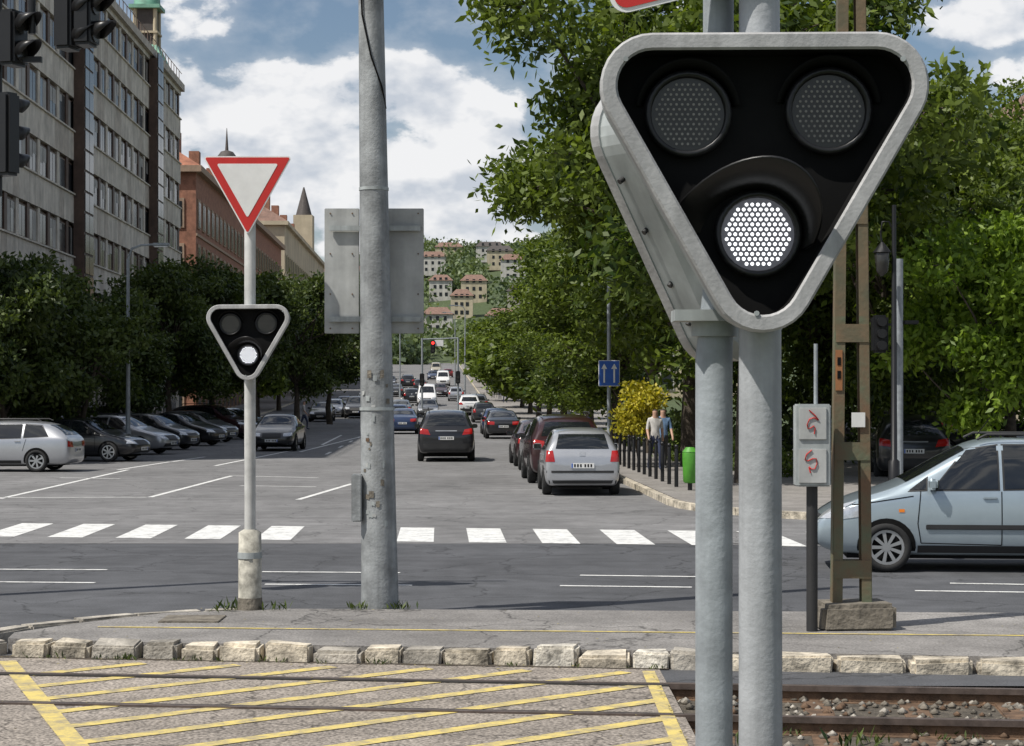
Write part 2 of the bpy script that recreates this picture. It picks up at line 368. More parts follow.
for k in range(1, 9):
    t = math.pi/2*k/8; kl.append(S(4.62+5.1*(1-math.cos(t)), 38-5.65*math.sin(t)))
kl += [S(12.5, 32.05)]
for i in range(len(kl)-1):
    p, q = kl[i], kl[i+1]; t = (q-p).normalized(); n = Vector((-t.y, t.x, 0))*0.075
    b.hexa([p-n+Vector((0, 0, -.1)), q-n+Vector((0, 0, -.1)), q+n+Vector((0, 0, -.1)), p+n+Vector((0, 0, -.1)), p-n+Vector((0, 0, .125)), q-n+Vector((0, 0, .125)), q+n+Vector((0, 0, .125)), p+n+Vector((0, 0, .125))], M_kerb)
b.obj('kerb', fix=True)
strip('kerb', 4.55, 4.7, 90, 500, 0.125, M_kerb, 0.2)
strip('kerb', -15.0, -14.85, 46, 500, 0.125, M_kerb, 0.2)

# island and foreground crossing
KY = lambda x: 15.42-0.125*x
FY = lambda x: 18.35-0.05*x
b = B(); poly = [(-4.3, KY(-4.3)+.25), (-3.0, KY(-3.0)+.15), (14, KY(14)+.15), (14, FY(14)), (-2.2, FY(-2.2)), (-3.3, 18.1), (-3.95, 17.3), (-4.35, 16.6)]
b.slab(poly, -0.1, 0.125, A_isl); 
b.add([(-3.7, 16.95, .130), (14, 15.6, .130), (14, 15.66, .130), (-3.7, 17.01, .130)], [(0, 1, 2, 3)], M_yell)
b.bbox((-2.95, 17.55, 0.13), (0.55, 0.5, 0.02), M_conc, 0.004)
b.obj('traffic_island', fix=True)
b = B(); x = -4.2
random.seed(3)
while x < 14:
    wd = random.uniform(0.30, 0.44) if x < 1.6 else random.uniform(0.42, 0.66)
    ph = 0.135+random.uniform(-.022, .014)
    b.bbox((x+wd/2, KY(x+wd/2)+.08+random.uniform(-.022, .022), ph-0.16), (wd-random.uniform(.012, .045), 0.24, 0.32), random.choice([M_kerb, M_kerb, M_kerbc, M_kerbb]), random.uniform(.014, .034), math.atan(-0.125)+random.uniform(-.045, .045), 0.022)
    x += wd
pts = [(-4.33, 16.05), (-4.62, 16.3), (-4.68, 16.75), (-4.42, 17.2), (-4.05, 17.65), (-3.6, 18.1), (-3.0, 18.42), (-2.45, 18.55)]
for i in range(len(pts)-1):
    p = Vector(pts[i]); q = Vector(pts[i+1]); c = (p+q)/2; an = math.atan2(q.y-p.y, q.x-p.x)
    b.bbox((c.x, c.y, -0.03), ((q-p).length-.02, 0.2, 0.3), M_kerbb, 0.02, an, 0.012)
b.obj('kerb')
b = B()
b.slab([(-4.6, 15.72), (-4.6, 16.0), (1.18, 15.26), (1.18, 3), (-30, 3), (-30, 19)], -0.14, 0.006, A_fore)
b.obj('tram_crossing_pavement', fix=True)
b = B(); M_grime = P('gutter_grime', (0.075, 0.06, 0.045), 0.95, var=.5, scale=14, bump=.6)
x = -4.3
while x < 1.1:
    w_ = random.uniform(.12, .3); b.add([(x, KY(x)-.04-random.uniform(.02, .07), .0095), (x+w_, KY(x+w_)-.04-random.uniform(.02, .07), .0095), (x+w_, KY(x+w_)+.03, .0095), (x, KY(x)+.03, .0095)], [(0, 1, 2, 3)], M_grime); x += w_
b.obj('gutter_dirt')
b = B()
b.add([(1.18, 2, -.10), (30, 2, -.10), (30, 14, -.10), (1.18, 15.5, -.10)], [(0, 1, 2, 3)], M_dirt)
for i in range(1700):
    x = random.uniform(1.25, 7.5); y = random.uniform(11.2, KY(x)-.08); s_ = random.uniform(.015, .045)
    b.sphere((x, y, -.10+s_*.4), s_, random.choice([M_conc, M_conc, M_rust, M_kerbb]), 5, (1, random.uniform(.7, 1.2), .7))
b.obj('ballast')
b = B()
def clipseg(p, d, poly):
    t0, t1 = -50, 50
    for i in range(len(poly)):
        a = Vector(poly[i]); c = Vector(poly[(i+1) % len(poly)]); e = c-a; n = Vector((-e.y, e.x))
        den = n.dot(d); num = n.dot(a-p)
        if abs(den) < 1e-9: continue
        t = num/den
        if den > 0: t0 = max(t0, t)
        else: t1 = min(t1, t)
    return t0, t1
cp = [(-1.6, 8.7), (1.08, 8.7), (1.08, 15.0), (-4.05, 15.65)]
dv = Vector((math.cos(math.radians(40)), math.sin(math.radians(40))))
k = -9.0
while k < 4:
    p = Vector((k, 12.0)); t0, t1 = clipseg(p, dv, cp)
    if t1-t0 > 0.3: line(p+dv*t0, p+dv*t1, 0.135, 0.011, M_yell, b)
    k += 0.90
line((-4.15, 15.62), (-1.55, 8.8), 0.14, 0.015, M_yell, b); line((1.08, 15.05), (1.02, 8.7), 0.10, 0.015, M_yell, b)
b.obj('yellow_hatch_marking')
M_rail = P('rail_steel', (0.13, 0.10, 0.085), 0.5, metal=0.4, var=0.4, scale=8)
M_groove = P('groove', (0.03, 0.027, 0.024), 0.9)
rY = [lambda x: 14.50-0.11*x, lambda x: 13.10-0.11*x, lambda x: 10.9-.11*x, lambda x: 9.5-.11*x]
for ri, fy in enumerate(rY):
    b = B()
    def rb(x0, x1, o0, o1, z0, z1, mat):
        b.hexa([(x0, fy(x0)+o0, z0), (x1, fy(x1)+o0, z0), (x1, fy(x1)+o1, z0), (x0, fy(x0)+o1, z0), (x0, fy(x0)+o0, z1), (x1, fy(x1)+o0, z1), (x1, fy(x1)+o1, z1), (x0, fy(x0)+o1, z1)], mat)
    rb(-30, 1.18, -.03, .03, -.02, .020, M_rail); rb(-30, 1.18, .03 if ri % 2 else -.075, .075 if ri % 2 else -.03, -.02, .017, M_groove)
    rb(1.18, 30, -.034, .034, -.02, .022, M_rail); rb(1.18, 30, -.01, .01, -.11, -.02, M_rust); rb(1.18, 30, -.07, .07, -.13, -.095, M_rust)
    b.obj('tram_rail', fix=True)
b = B()
for i in range(26):
    x = 1.5+i*0.7; b.bbox((x, 13.8-.11*x, -.150), (0.22, 2.4, 0.12), M_rust, 0.012, math.atan(-.11), 0.008)
b.obj('railway_sleepers')

# ------------------------------------------------------------------ foliage
def mesh_np(name, V, Fq, midx, val, mats, smooth=None):
    me = bpy.data.meshes.new(name); me.vertices.add(len(V)); me.vertices.foreach_set('co', V.astype(np.float32).ravel())
    nf = len(Fq); me.loops.add(nf*4); me.loops.foreach_set('vertex_index', Fq.astype(np.int32).ravel())
    me.polygons.add(nf); me.polygons.foreach_set('loop_start', np.arange(0, nf*4, 4, dtype=np.int32))
    try: me.polygons.foreach_set('loop_total', np.full(nf, 4, dtype=np.int32))
    except Exception: pass
    for m in mats: me.materials.append(m)
    me.polygons.foreach_set('material_index', midx.astype(np.int32))
    a = me.attributes.new('v', 'FLOAT', 'FACE'); a.data.foreach_set('value', val.astype(np.float32))
    me.update(calc_edges=True); me.validate(); return me
def leaves(rng, C, per, spread, L, W, cv, flat=0.7):
    n = len(C)*per; P0 = np.repeat(C, per, 0)+rng.normal(size=(n, 3))*spread*np.array([1, 1, flat])
    a = rng.normal(size=(n, 3)); a[:, 2] -= 0.35; a /= np.linalg.norm(a, axis=1)[:, None]
    r = rng.normal(size=(n, 3)); r[:, 2] *= 0.8; b_ = np.cross(a, r); b_ /= np.linalg.norm(b_, axis=1)[:, None]+1e-9
    Ls = L*rng.uniform(0.6, 1.3, (n, 1)); Ws = W*rng.uniform(0.7, 1.2, (n, 1))
    V = np.stack([P0, P0+a*Ls*.45+b_*Ws*.5, P0+a*Ls, P0+a*Ls*.45-b_*Ws*.5], 1).reshape(-1, 3)
    Fq = np.arange(n*4).reshape(-1, 4); val = np.clip(np.repeat(cv, per)*0.65+rng.uniform(0, 0.45, n), 0, 1)
    return V, Fq, val
def tubes_np(segs, n=6):
    V = []; Fq = []; o = 0
    for pts, rad in segs:
        for i, p in enumerate(pts):
            t = pts[min(i+1, len(pts)-1)]-pts[max(i-1, 0)]; t = t/(np.linalg.norm(t)+1e-9)
            a = np.array([0, 0, 1.]) if abs(t[2]) < .9 else np.array([0, 1., 0]); u = np.cross(t, a); u /= np.linalg.norm(u); w_ = np.cross(u, t)
            for k in range(n): th = 2*math.pi*k/n; V.append(p+u*math.cos(th)*rad[i]+w_*math.sin(th)*rad[i])
        for i in range(len(pts)-1):
            for k in range(n): Fq.append((o+i*n+k, o+i*n+(k+1) % n, o+(i+1)*n+(k+1) % n, o+(i+1)*n+k))
        o += len(pts)*n
    return np.array(V), np.array(Fq)
def make_tree(name, seed, H, R, th, r0, nl, ncl, per, L, W, mat, spread=0.33, lr=(.28, .42), lean=0.0, skirt=None):
    rng = np.random.default_rng(seed); segs = []; skirt = th if skirt is None else skirt
    top = np.array([lean, 0, th]); trunk = [np.array([0, 0, -0.1]), np.array([lean*.3+rng.normal()*.05, rng.normal()*.05, th*.5]), top]
    segs.append((trunk, [r0*1.25, r0*.95, r0*.8]))
    ld = [top, top+np.array([rng.normal()*.3, rng.normal()*.3, (H-th)*.4]), top+np.array([rng.normal()*.4, rng.normal()*.4, (H-th)*.8])]
    segs.append((ld, [r0*.75, r0*.45, r0*.1]))
    cz = (H+skirt)/2+.02*H; rz = (H-skirt)/2
    Lb = []
    for i in range(nl):
        u = rng.normal(size=3); u /= np.linalg.norm(u); q = rng.uniform(.40, .95)
        c = np.array([lean+u[0]*R*q*.95, u[1]*R*q*.95, cz+u[2]*rz*q]); rr = R*rng.uniform(*lr)
        Lb.append((c, rr, rng.uniform(-.3, .3)))
        s0 = ld[0]+(ld[1]-ld[0])*rng.uniform(0, 1) if c[2] > th+1 else top
        mid = (s0+c)/2+np.array([rng.normal()*.3, rng.normal()*.3, .05*R*rng.uniform(-1, 1)])
        segs.append(([s0, mid, c], [r0*.42, r0*.25, r0*.07]))
    C = []; cv = []
    for i in range(ncl):
        c, rr, lv = Lb[rng.integers(len(Lb))]; u = rng.normal(size=3); u /= np.linalg.norm(u)
        q = rng.uniform(.30, 1.2)**.6; p = c+u*rr*q*np.array([1, 1, .72]); C.append(p); cv.append(np.clip(rng.uniform(0, 1)+lv, 0, 1.1))
        if i % 6 == 0:
            segs.append(([c+(p-c)*.15, (c+p)/2+np.array([0, 0, .05]), p], [r0*.09, r0*.06, r0*.025]))
    C = np.array(C); cv = np.array(cv)
    V1, F1 = tubes_np(segs, 6); V2, F2, val = leaves(rng, C, per, spread, L, W, cv)
    V = np.vstack([V1, V2]); Fq = np.vstack([F1, F2+len(V1)])
    return mesh_np(name, V, Fq, np.concatenate([np.zeros(len(F1)), np.ones(len(F2))]), np.concatenate([np.zeros(len(F1)), val]), [M_bark, mat])
def put(me, name, x, y, z=None, rz=0.0, sc=1.0, scz=None):
    o = bpy.data.objects.new(name, me); scene.collection.objects.link(o)
    o.location = (x, y, gz(y) if z is None else z); o.rotation_euler = (0, 0, rz); o.scale = (sc, sc, scz or sc); return o

TA = make_tree('big_tree_a', 11, 16.0, 6.1, 3.4, .30, 42, 1600, 34, .30, .14, L_mid, .34, (.17, .29), skirt=2.6)
TB = make_tree('big_tree_b', 12, 15.0, 5.7, 3.2, .26, 38, 1400, 34, .30, .14, L_mid, .34, (.17, .30), skirt=2.2)
TC = make_tree('mid_tree', 13, 9.5, 3.6, 2.1, .18, 26, 620, 34, .28, .14, L_dark, .28, (.17, .33), skirt=1.6)
TC2 = make_tree('mid_tree_b', 23, 10.2, 3.4, 2.3, .18, 24, 600, 34, .28, .14, L_dark, .30, (.16, .32), skirt=1.8)
TD = make_tree('round_tree', 14, 7.2, 2.8, 1.5, .14, 22, 500, 36, .24, .13, L_dark, .25, (.17, .34), skirt=1.2)
TE = make_tree('lime_tree', 15, 6.0, 2.3, 1.3, .10, 22, 560, 36, .20, .10, L_lime, .20, (.18, .34))
TF = make_tree('far_tree', 16, 11, 4.3, 2.0, .2, 18, 400, 24, .60, .32, L_mid, .5, (.20, .36), skirt=1.3)
TG = make_tree('gold_shrub', 17, 2.9, .75, .6, .04, 8, 160, 24, .14, .08, L_gold, .16)
pl = [(TA, 7.3, 45, 0.3, 1.0, .97), (TB, 7.4, 56, 1.9, 1.0, .93), (TA, 7.6, 68, 2.6, .84, .78), (TB, 7.6, 82, 4.0, .88, .72), (TA, 7.6, 97, 5.2, .78, .56), (TB, 7.4, 113, .8, .80, .56),
      (TF, 7.4, 128, 1, 1.0, .75), (TF, 7.4, 142, 2, 1.05, .75), (TF, 7.5, 158, 3, 1.0, .75), (TF, 7.6, 176, 4, 1.05, .75), (TF, 7.7, 196, 5, 1.05, .8), (TF, 7.8, 220, 0, 1.1, .8), (TF, 8, 248, 2.2, 1.1, .8), (TF, 8.2, 280, 3.2, 1.1, .85), (TF, 8.5, 320, 4.2, 1.1, .85), (TF, 8.5, 370, 4.2, 1.2, .9)]
for me, lat, a, r, s_, sz in pl:
    p = S(lat, a); put(me, 'street_tree', p.x, a, rz=r, sc=s_, scz=sz)
for me, px, d, r, s_ in [(TB, 895, 52, .5, .72), (TB, 820, 60, 1.4, .85), (TB, 935, 62, 2.5, .76), (TB, 1010, 58, 3.3, .76), (TA, 1050, 72, 4.4, .84), (TA, 870, 82, .2, .8), (TB, 1085, 60, .2, .78)]:
    put(me, 'park_tree', bear(px, d), d, rz=r, sc=s_)
put(TE, 'maple_tree', bear(985, 44), 44, rz=.4, sc=1.05); put(TE, 'maple_tree', bear(1035, 49), 49, rz=2.4, sc=1.0)
put(TG, 'golden_shrub', bear(637, 55), 55)
for me, px, d, r, s_ in [(TD, 4, 63, .2, .98), (TD, 82, 66, 1.3, .90), (TD, 42, 72, 2.2, 1.05), (TD, -60, 60, 3.2, .95), (TD, 115, 82, 4.0, .95),
                         (TC, 168, 92, .3, .95), (TC2, 212, 98, 1.7, 1.0), (TC, 255, 106, 2.9, 1.02), (TC2, 297, 118, 4.1, 1.05), (TC, 330, 132, 5.0, 1.1), (TC2, 140, 100, 5.0, .78)]:
    put(me, 'street_tree', bear(px, d), d, rz=r, sc=s_)
for i, a in enumerate([150, 170, 192, 218, 246, 280, 320, 365]):
    p = S(-14.4, a); put(TF, 'street_tree', p.x, a, rz=i*1.3, sc=1.0)
def hedge(name, boxes, mat, dens=140, L=.14, W=.09, seed=5):
    rng = np.random.default_rng(seed); C = []
    for (x0, x1, y0, y1, z0, z1) in boxes:
        n = int(dens*(x1-x0+.5)*(y1-y0+.5)*(z1-z0)/2)+30
        C.append(rng.uniform((x0, y0, z0), (x1, y1, z1), (n, 3)))
    C = np.vstack(C); V, Fq, val = leaves(rng, C, 8, .12, L, W, rng.uniform(0, 1, len(C)))
    me = mesh_np(name, V, Fq, np.zeros(len(Fq)), val, [mat]); o = bpy.data.objects.new(name, me); scene.collection.objects.link(o); return o
hedge('hedge', [(5.9, 7.4, 52, 58, .1, 1.15), (5.3, 6.6, 60, 72, .1, 1.5), (4.8, 6.0, 76, 96, .1, 1.5), (8.2, 12, 60, 61.5, .1, 2.6), (12, 26, 66, 67.5, .1, 3.0), (9, 22, 84, 86, .1, 5.5)], L_dark, 20, .22, .13)
hedge('hedge', [(6.0, 7.8, 48, 50, .1, .75), (4.9, 5.6, 59, 65, .1, .7)], L_mid, 50, .14, .08, 8)
def weeds(pts, seed=9):
    rng = np.random.default_rng(seed)
    V = []; Fq = []; o = 0; val = []
    for (x, y, z, s_, n) in pts:
        for i in range(n):
            p = np.array([x+rng.normal()*s_*.5, y+rng.normal()*s_*.4, z]); d = rng.normal(size=3)*.5; d[2] = 1; d /= np.linalg.norm(d); h = s_*rng.uniform(.4, 1.1)
            q = np.array([rng.normal(), rng.normal(), 0]); q /= np.linalg.norm(q); q *= h*.10
            m = p+d*h*.5; e = p+d*h; e[2] -= h*.1
            V += [p, m+q, e, m-q]; Fq.append((o, o+1, o+2, o+3)); o += 4; val.append(rng.uniform(0, 1))
    me = mesh_np('weeds', np.array(V), np.array(Fq), np.zeros(len(Fq)), np.array(val), [L_dark]); ob = bpy.data.objects.new('weeds', me); scene.collection.objects.link(ob)
wp = [(-2.7, 18.3, .12, .15, 32), (-2.3, 18.35, .12, .13, 26), (-1.5, 18.4, .12, .11, 26), (-1.08, 18.4, .12, .12, 26), (3.3, 16.9, .12, .07, 20)]
for i in range(60):
    x = random.uniform(-4, 7); wp.append((x, KY(x)-.06, 0 if x < 1.2 else -.1, random.uniform(.03, .09), 10))
for i in range(40):
    x = random.uniform(1.3, 5.5); wp.append((x, random.uniform(11.2, 12.9), -.1, random.uniform(.06, .17), 14))
for i in range(14):
    x = random.uniform(-3, 7); wp.append((x, FY(x)+.03, .0, random.uniform(.03, .07), 8))
weeds(wp)
rng = np.random.default_rng(31); C = []
for i in range(420):
    x = rng.uniform(-4.5, 6); q = rng.uniform()
    if q < .5: C.append((x, KY(x)-.05-abs(rng.normal())*.18, .02 if x < 1.15 else -.07))
    elif q < .8: C.append((x, rng.uniform(KY(x)+.3, FY(x)-.1), .132))
    else: C.append((min(x, 1.1), rng.uniform(11.5, 15), .02))
C = np.array(C); V, Fq, val = leaves(rng, C, 1, .004, .032, .02, rng.uniform(0, 1, len(C)), .3)
V = V.reshape(-1, 4, 3); zc = C[:, 2]; V[:, :, 2] = zc[:, None]+rng.uniform(.0, .006, V[:, :, 2].shape); V = V.reshape(-1, 3)
me = mesh_np('leaf_litter', V, Fq, np.zeros(len(Fq)), val, [L_dry]); o = bpy.data.objects.new('leaf_litter', me); scene.collection.objects.link(o)
# houses on the hill first (positions), trees keep clear in front of them
HS = [(438, 640, 5), (503, 620, 5.5), (474, 740, 5), (515, 800, 6), (433, 880, 6), (462, 690, 4), (490, 960, 7), (521, 700, 5), (449, 1000, 7), (500, 870, 6), (441, 760, 4.5), (360, 900, 6), (560, 900, 6)]
hp = [(bear(px, d), d, w_) for px, d, w_ in HS]
rng = np.random.default_rng(21)
def ball_leaves(rng, c, r, n, L):
    u = rng.normal(size=(n, 3)); u /= np.linalg.norm(u, axis=1)[:, None]; return c+u*r*rng.uniform(.55, 1.0, (n, 1))*np.array([1, 1, .9])
Cs = []; cvs = []
for i in range(1500):
    y = rng.uniform(470, 1300); x = SL*y+rng.uniform(-110, 120)*(y/900)
    if y < 540 and abs(x-SL*y) < 6: continue
    if any(abs(x-hx*y/hy) < hw+4 and -6 < hy-y < 75 for hx, hy, hw in hp): continue
    z = min(gz(y), 20)+hillz(x, y); r = rng.uniform(3.0, 8.5)
    Cs.append(ball_leaves(rng, np.array([x, y, z+r*.6]), r, 28, 1)); cvs.append(np.full(28, rng.uniform(0, 1)))
Cs = np.vstack(Cs); cvs = np.concatenate(cvs); V, Fq, val = leaves(rng, Cs, 6, 1.0, 2.0, 1.3, cvs)
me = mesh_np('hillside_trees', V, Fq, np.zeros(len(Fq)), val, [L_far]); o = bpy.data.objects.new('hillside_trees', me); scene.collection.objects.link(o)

# ------------------------------------------------------------------ buildings
M_trav = P('travertine', (0.62, 0.57, 0.495), 0.75, var=0.25, scale=1.1, bump=0.2, streak=(1.5, .25, .2))
M_trav2 = P('travertine_dark', (0.46, 0.41, 0.35), 0.75, var=0.28, scale=1.4)
M_brownp = P('brown_panel', (0.10, 0.062, 0.045), 0.6, var=0.3)
M_win = P('window_glass', (0.02, 0.024, 0.028), 0.18, var=0.4, scale=.3, spec=0.35)
M_blind = P('window_blind', (0.36, 0.35, 0.33), 0.5, var=0.3, scale=.8, spec=.2)
M_frame = P('window_frame', (0.13, 0.09, 0.07), 0.6)
M_tile = P('roof_tile', (0.30, 0.12, 0.07), 0.8, var=0.35, scale=1.5, bump=.3)
M_tilef = P('roof_tile_weathered', (0.20, 0.12, 0.09), 0.8, var=0.35, scale=1.5)
M_brick = P('brick', (0.30, 0.14, 0.09), 0.85, var=0.35, scale=2.5)
M_cream = P('cream_plaster', (0.52, 0.45, 0.32), 0.8, var=0.15, scale=.5, streak=(.6, .1, .2))
M_white_pl = P('white_plaster', (0.55, 0.53, 0.49), 0.8, var=0.15, scale=.5, streak=(.6, .1, .2))
M_pastel = P('pale_plaster', (0.36, 0.34, 0.28), 0.8, var=0.2, scale=.2)
M_copper = P('copper_green', (0.18, 0.38, 0.28), 0.6, var=0.3, scale=1)
M_darkroof = P('dark_roof', (0.07, 0.06, 0.055), 0.7)
root = empty('office_building')
b = B(); FL = -19.2; A0, A1 = 58, 139; b.sbox(-38, FL, A0, A1, 0, 24.4, M_brownp); b.sbox(-38.2, FL+.5, A0-.2, A1+.2, 24.4, 24.9, M_trav2); 
b.obj('wall_core', parent=root)
bs = B(); bw = B(); bg_ = B(); rnd = random.Random(5)
z = 4.6
for fl in range(6):
    a = A0
    while a < A1-.01:
        a2 = min(a+1.15, A1); bs.sbox(FL, FL+.22, a, a2-.02, z, z+1.45, M_trav if rnd.random() < .76 else M_trav2); a += 1.15
    bs.sbox(FL, FL+.32, A0, A1, z+1.45, z+1.53, M_trav)
    a = A0+.3; k = 0
    while a < A1-2:
        bw.sbox(FL+.003, FL+.09, a, a+1.7, z+1.55, z+3.1, M_frame)
        for q in (0, 1):
            mt = M_win if rnd.random() < .8 else M_blind
            bg_.sbox(FL+.05, FL+.105, a+.07+q*.82, a+.8+q*.82, z+1.63, z+3.02, mt)
            if mt is M_win and rnd.random() < .3: bg_.sbox(FL+.06, FL+.11, a+.07+q*.82, a+.8+q*.82, z+2.2+.6*rnd.random(), z+3.0, M_blind)
        bs.sbox(FL, FL+.16, a+1.72, a+2.28, z+1.53, z+3.25, M_trav if k % 2 else M_brownp)
        a += 2.3; k += 1
    z += 3.25
bs.sbox(FL, FL+.25, A0, A1, z, 24.4, M_trav)
for sa in (76, 98.5, 124):
    bw.sbox(FL+.2, FL+.75, sa, sa+2.6, 4, 24.2, M_brownp)
    zz = 4.2
    while zz < 23.8:
        bg_.sbox(FL+.74, FL+.80, sa+.15, sa+1.25, zz, zz+.95, M_win); bg_.sbox(FL+.74, FL+.80, sa+1.35, sa+2.45, zz, zz+.95, M_win); zz += 1.08
bs.sbox(FL, FL+.1, A0, A1, .5, 4.2, M_trav2)
for i in range(22): bg_.sbox(FL+.1, FL+.14, A0+1+i*3.6, A0+3.6+i*3.6, .8, 3.6, M_win)
bs.sbox(-38, FL-.4, A1, A1+.2, 0, 24.2, M_trav)
for i in range(60): bw.tube([S(FL+.3, A0+i*1.35, 24.9), S(FL+.3, A0+i*1.35, 25.7)], .025, M_frame, 4)
bw.tube([S(FL+.3, A0, 25.7), S(FL+.3, A1, 25.7)], .03, M_frame, 4)
bs.obj('stone_cladding', parent=root); bw.obj('frames', parent=root); bg_.obj('windows', parent=root)

def building(name, l0, l1, a0, a1, h, wall, roof, fh=3.6, ww=1.3, wh=2.0, pitch=3.0, rh=4, trim=None, side=1, endwin=True):
    root = empty(name); zb = gz(a0)-.5; w_ = B(); wn = B(); tr = trim or M_white_pl
    w_.sbox(l0, l1, a0, a1, zb, zb+h, wall)
    fl = l1 if side > 0 else l0; e = side
    w_.sbox(l0-.5, l1+.5, a0-.5, a1+.5, zb+h, zb+h+.5, tr)
    nf = int((h-1)/fh)
    def sb(o0, o1, a, a2, z0, z1, m, bb):
        x0, x1 = fl+e*o0, fl+e*o1; bb.sbox(min(x0, x1), max(x0, x1), a, a2, z0, z1, m)
    for f in range(nf):
        z0 = zb+1.3+f*fh; a = a0+.9
        sb(0, .12, a0, a1, z0-.75, z0-.55, tr, w_)
        while a+ww < a1-.5:
            sb(0, .10, a-.18, a+ww+.18, z0-.12, z0+wh+.25, tr, wn); sb(.04, .13, a, a+ww, z0, z0+wh, M_win, wn); sb(.1, .15, a+ww/2-.04, a+ww/2+.04, z0, z0+wh, tr, wn)
            a += pitch
        if endwin:
            l = l0+1.2
            while l+ww < l1-.8:
                wn.sbox(l-.18, l+ww+.18, a0-.10, a0, z0-.12, z0+wh+.25, tr); wn.sbox(l, l+ww, a0-.13, a0-.04, z0, z0+wh, M_win); l += pitch
    r = B(); zt = zb+h+.5; i_ = min((l1-l0)/2-.5, rh*1.4)
    r.hexa([S(l0-.4, a0-.4, zt), S(l1+.4, a0-.4, zt), S(l1+.4, a1+.4, zt), S(l0-.4, a1+.4, zt), S(l0+i_, a0+i_, zt+rh), S(l1-i_, a0+i_, zt+rh), S(l1-i_, a1-i_, zt+rh), S(l0+i_, a1-i_, zt+rh)], roof)
    for k in range(int((a1-a0)/14)):
        a = a0+8+k*14; lt = (l1-i_*.75 if side > 0 else l0+i_*.75); r.sbox(lt-.5, lt+.5, a, a+1.4, zt+rh*.4, zt+rh+1.2, M_brick)
    w_.obj('walls', parent=root); wn.obj('windows', parent=root); r.obj('roof', parent=root); return root
br = building('brick_house', -44, -19.4, 151, 232, 20.0, M_brick, M_tile, trim=P('brick_trim', (0.34, 0.24, 0.17), .8), rh=4.6)
b = B(); p = S(-23, 205)
b.tube([(p.x, 205, 22), (p.x, 205, 27.3)], 1.0, M_brick, 8); b.sphere((p.x, 205, 27.5), 1.15, M_darkroof, 10); b.tube([(p.x, 205, 28.4), (p.x, 205, 31.0)], [.2, .03], M_darkroof, 6)
b.obj('cupola', parent=br)
pb = building('cream_building', -40, -19.8, 242, 325, 21.5, M_cream, M_tilef, trim=M_cream, rh=3)
b = B(); q = S(-21.5, 300); b.box((q.x, 300, 27), (3.0, 3.0, 7), M_cream); b.tube([(q.x, 300, 30.5), (q.x, 300, 35)], [1.3, .1], M_darkroof, 8); b.obj('corner_turret', parent=pb)
building('apartment_building', -40, -20, 335, 420, 18, M_white_pl, M_tilef, endwin=False)
building('apartment_building', -40, -20.5, 430, 500, 15, M_cream, M_darkroof, endwin=False)
building('apartment_building', 14.8, 34, 215, 300, 14, M_cream, M_tilef, side=-1)
building('apartment_building', 14.8, 34, 310, 400, 12, M_pastel, M_tilef, side=-1)
building('apartment_building', 30, 70, 100, 125, 16.5, M_cream, M_tilef, side=-1)
root = empty('church_tower'); b = B(); tx, ty = bear(147, 180), 180
b.box((tx, ty, 16.5), (4.0, 4.0, 33), M_cream); b.box((tx, ty, 36.2), (1.9, 1.9, 5.0), M_darkroof)
for sx_ in (-1, 1):
    for sy_ in (-1, 1): b.tube([(tx+sx_*.95, ty+sy_*.95, 34), (tx+sx_*.95, ty+sy_*.95, 38.6)], .2, M_cream, 8)
b.box((tx, ty, 36.4), (2.4, 2.4, .2), M_cream)
b.obj('shaft', parent=root)
b = B(); b.add([(tx-2.3, ty-2.3, 32.6), (tx+2.3, ty-2.3, 32.6), (tx+2.3, ty+2.3, 32.6), (tx-2.3, ty+2.3, 32.6), (tx-1.1, ty-1.1, 35.2), (tx+1.1, ty-1.1, 35.2), (tx+1.1, ty+1.1, 35.2), (tx-1.1, ty+1.1, 35.2)], [(0, 1, 5, 4), (1, 2, 6, 5), (2, 3, 7, 6), (3, 0, 4, 7), (4, 5, 6, 7)], M_copper)
b.box((tx, ty, 38.8), (2.9, 2.9, .35), M_copper)
b.tube([(tx, ty, 38.9), (tx, ty, 40), (tx, ty, 41), (tx, ty, 46)], [1.3, 1.2, .5, .05], M_copper, 8); b.obj('copper_roof', parent=root)
rr = random.Random(14)
for px, d, w2 in HS:
    y = d; x = bear(px, d); z = min(gz(y), 20)+hillz(x, y)-1; h = rr.uniform(5, 8); dd = rr.uniform(3, 5)
    root = empty('hillside_house'); b = B(); wall = rr.choice([M_cream, M_white_pl, M_white_pl, M_pastel]); b.box((x, y, z+h/2+1), (w2*2, dd*2, h+2), wall)
    b.obj('walls', parent=root); b = B()
    zt = z+h+2
    b.add([(x-w2-.5, y-dd-.5, zt), (x+w2+.5, y-dd-.5, zt), (x+w2+.5, y+dd+.5, zt), (x-w2-.5, y+dd+.5, zt), (x-w2+2, y, zt+2.6), (x+w2-2, y, zt+2.6)], [(0, 1, 5, 4), (2, 3, 4, 5), (1, 2, 5), (3, 0, 4)], M_tilef if rr.random() < .7 else M_darkroof)
    b.obj('roof', parent=root); b = B()
    for f in range(int(h//3)+1):
        for k in range(3): b.box((x-w2+w2*.5+k*w2*.5, y-dd-.03, z+3+f*3), (1.1, .12, 1.4), M_win)
    b.obj('windows', parent=root)

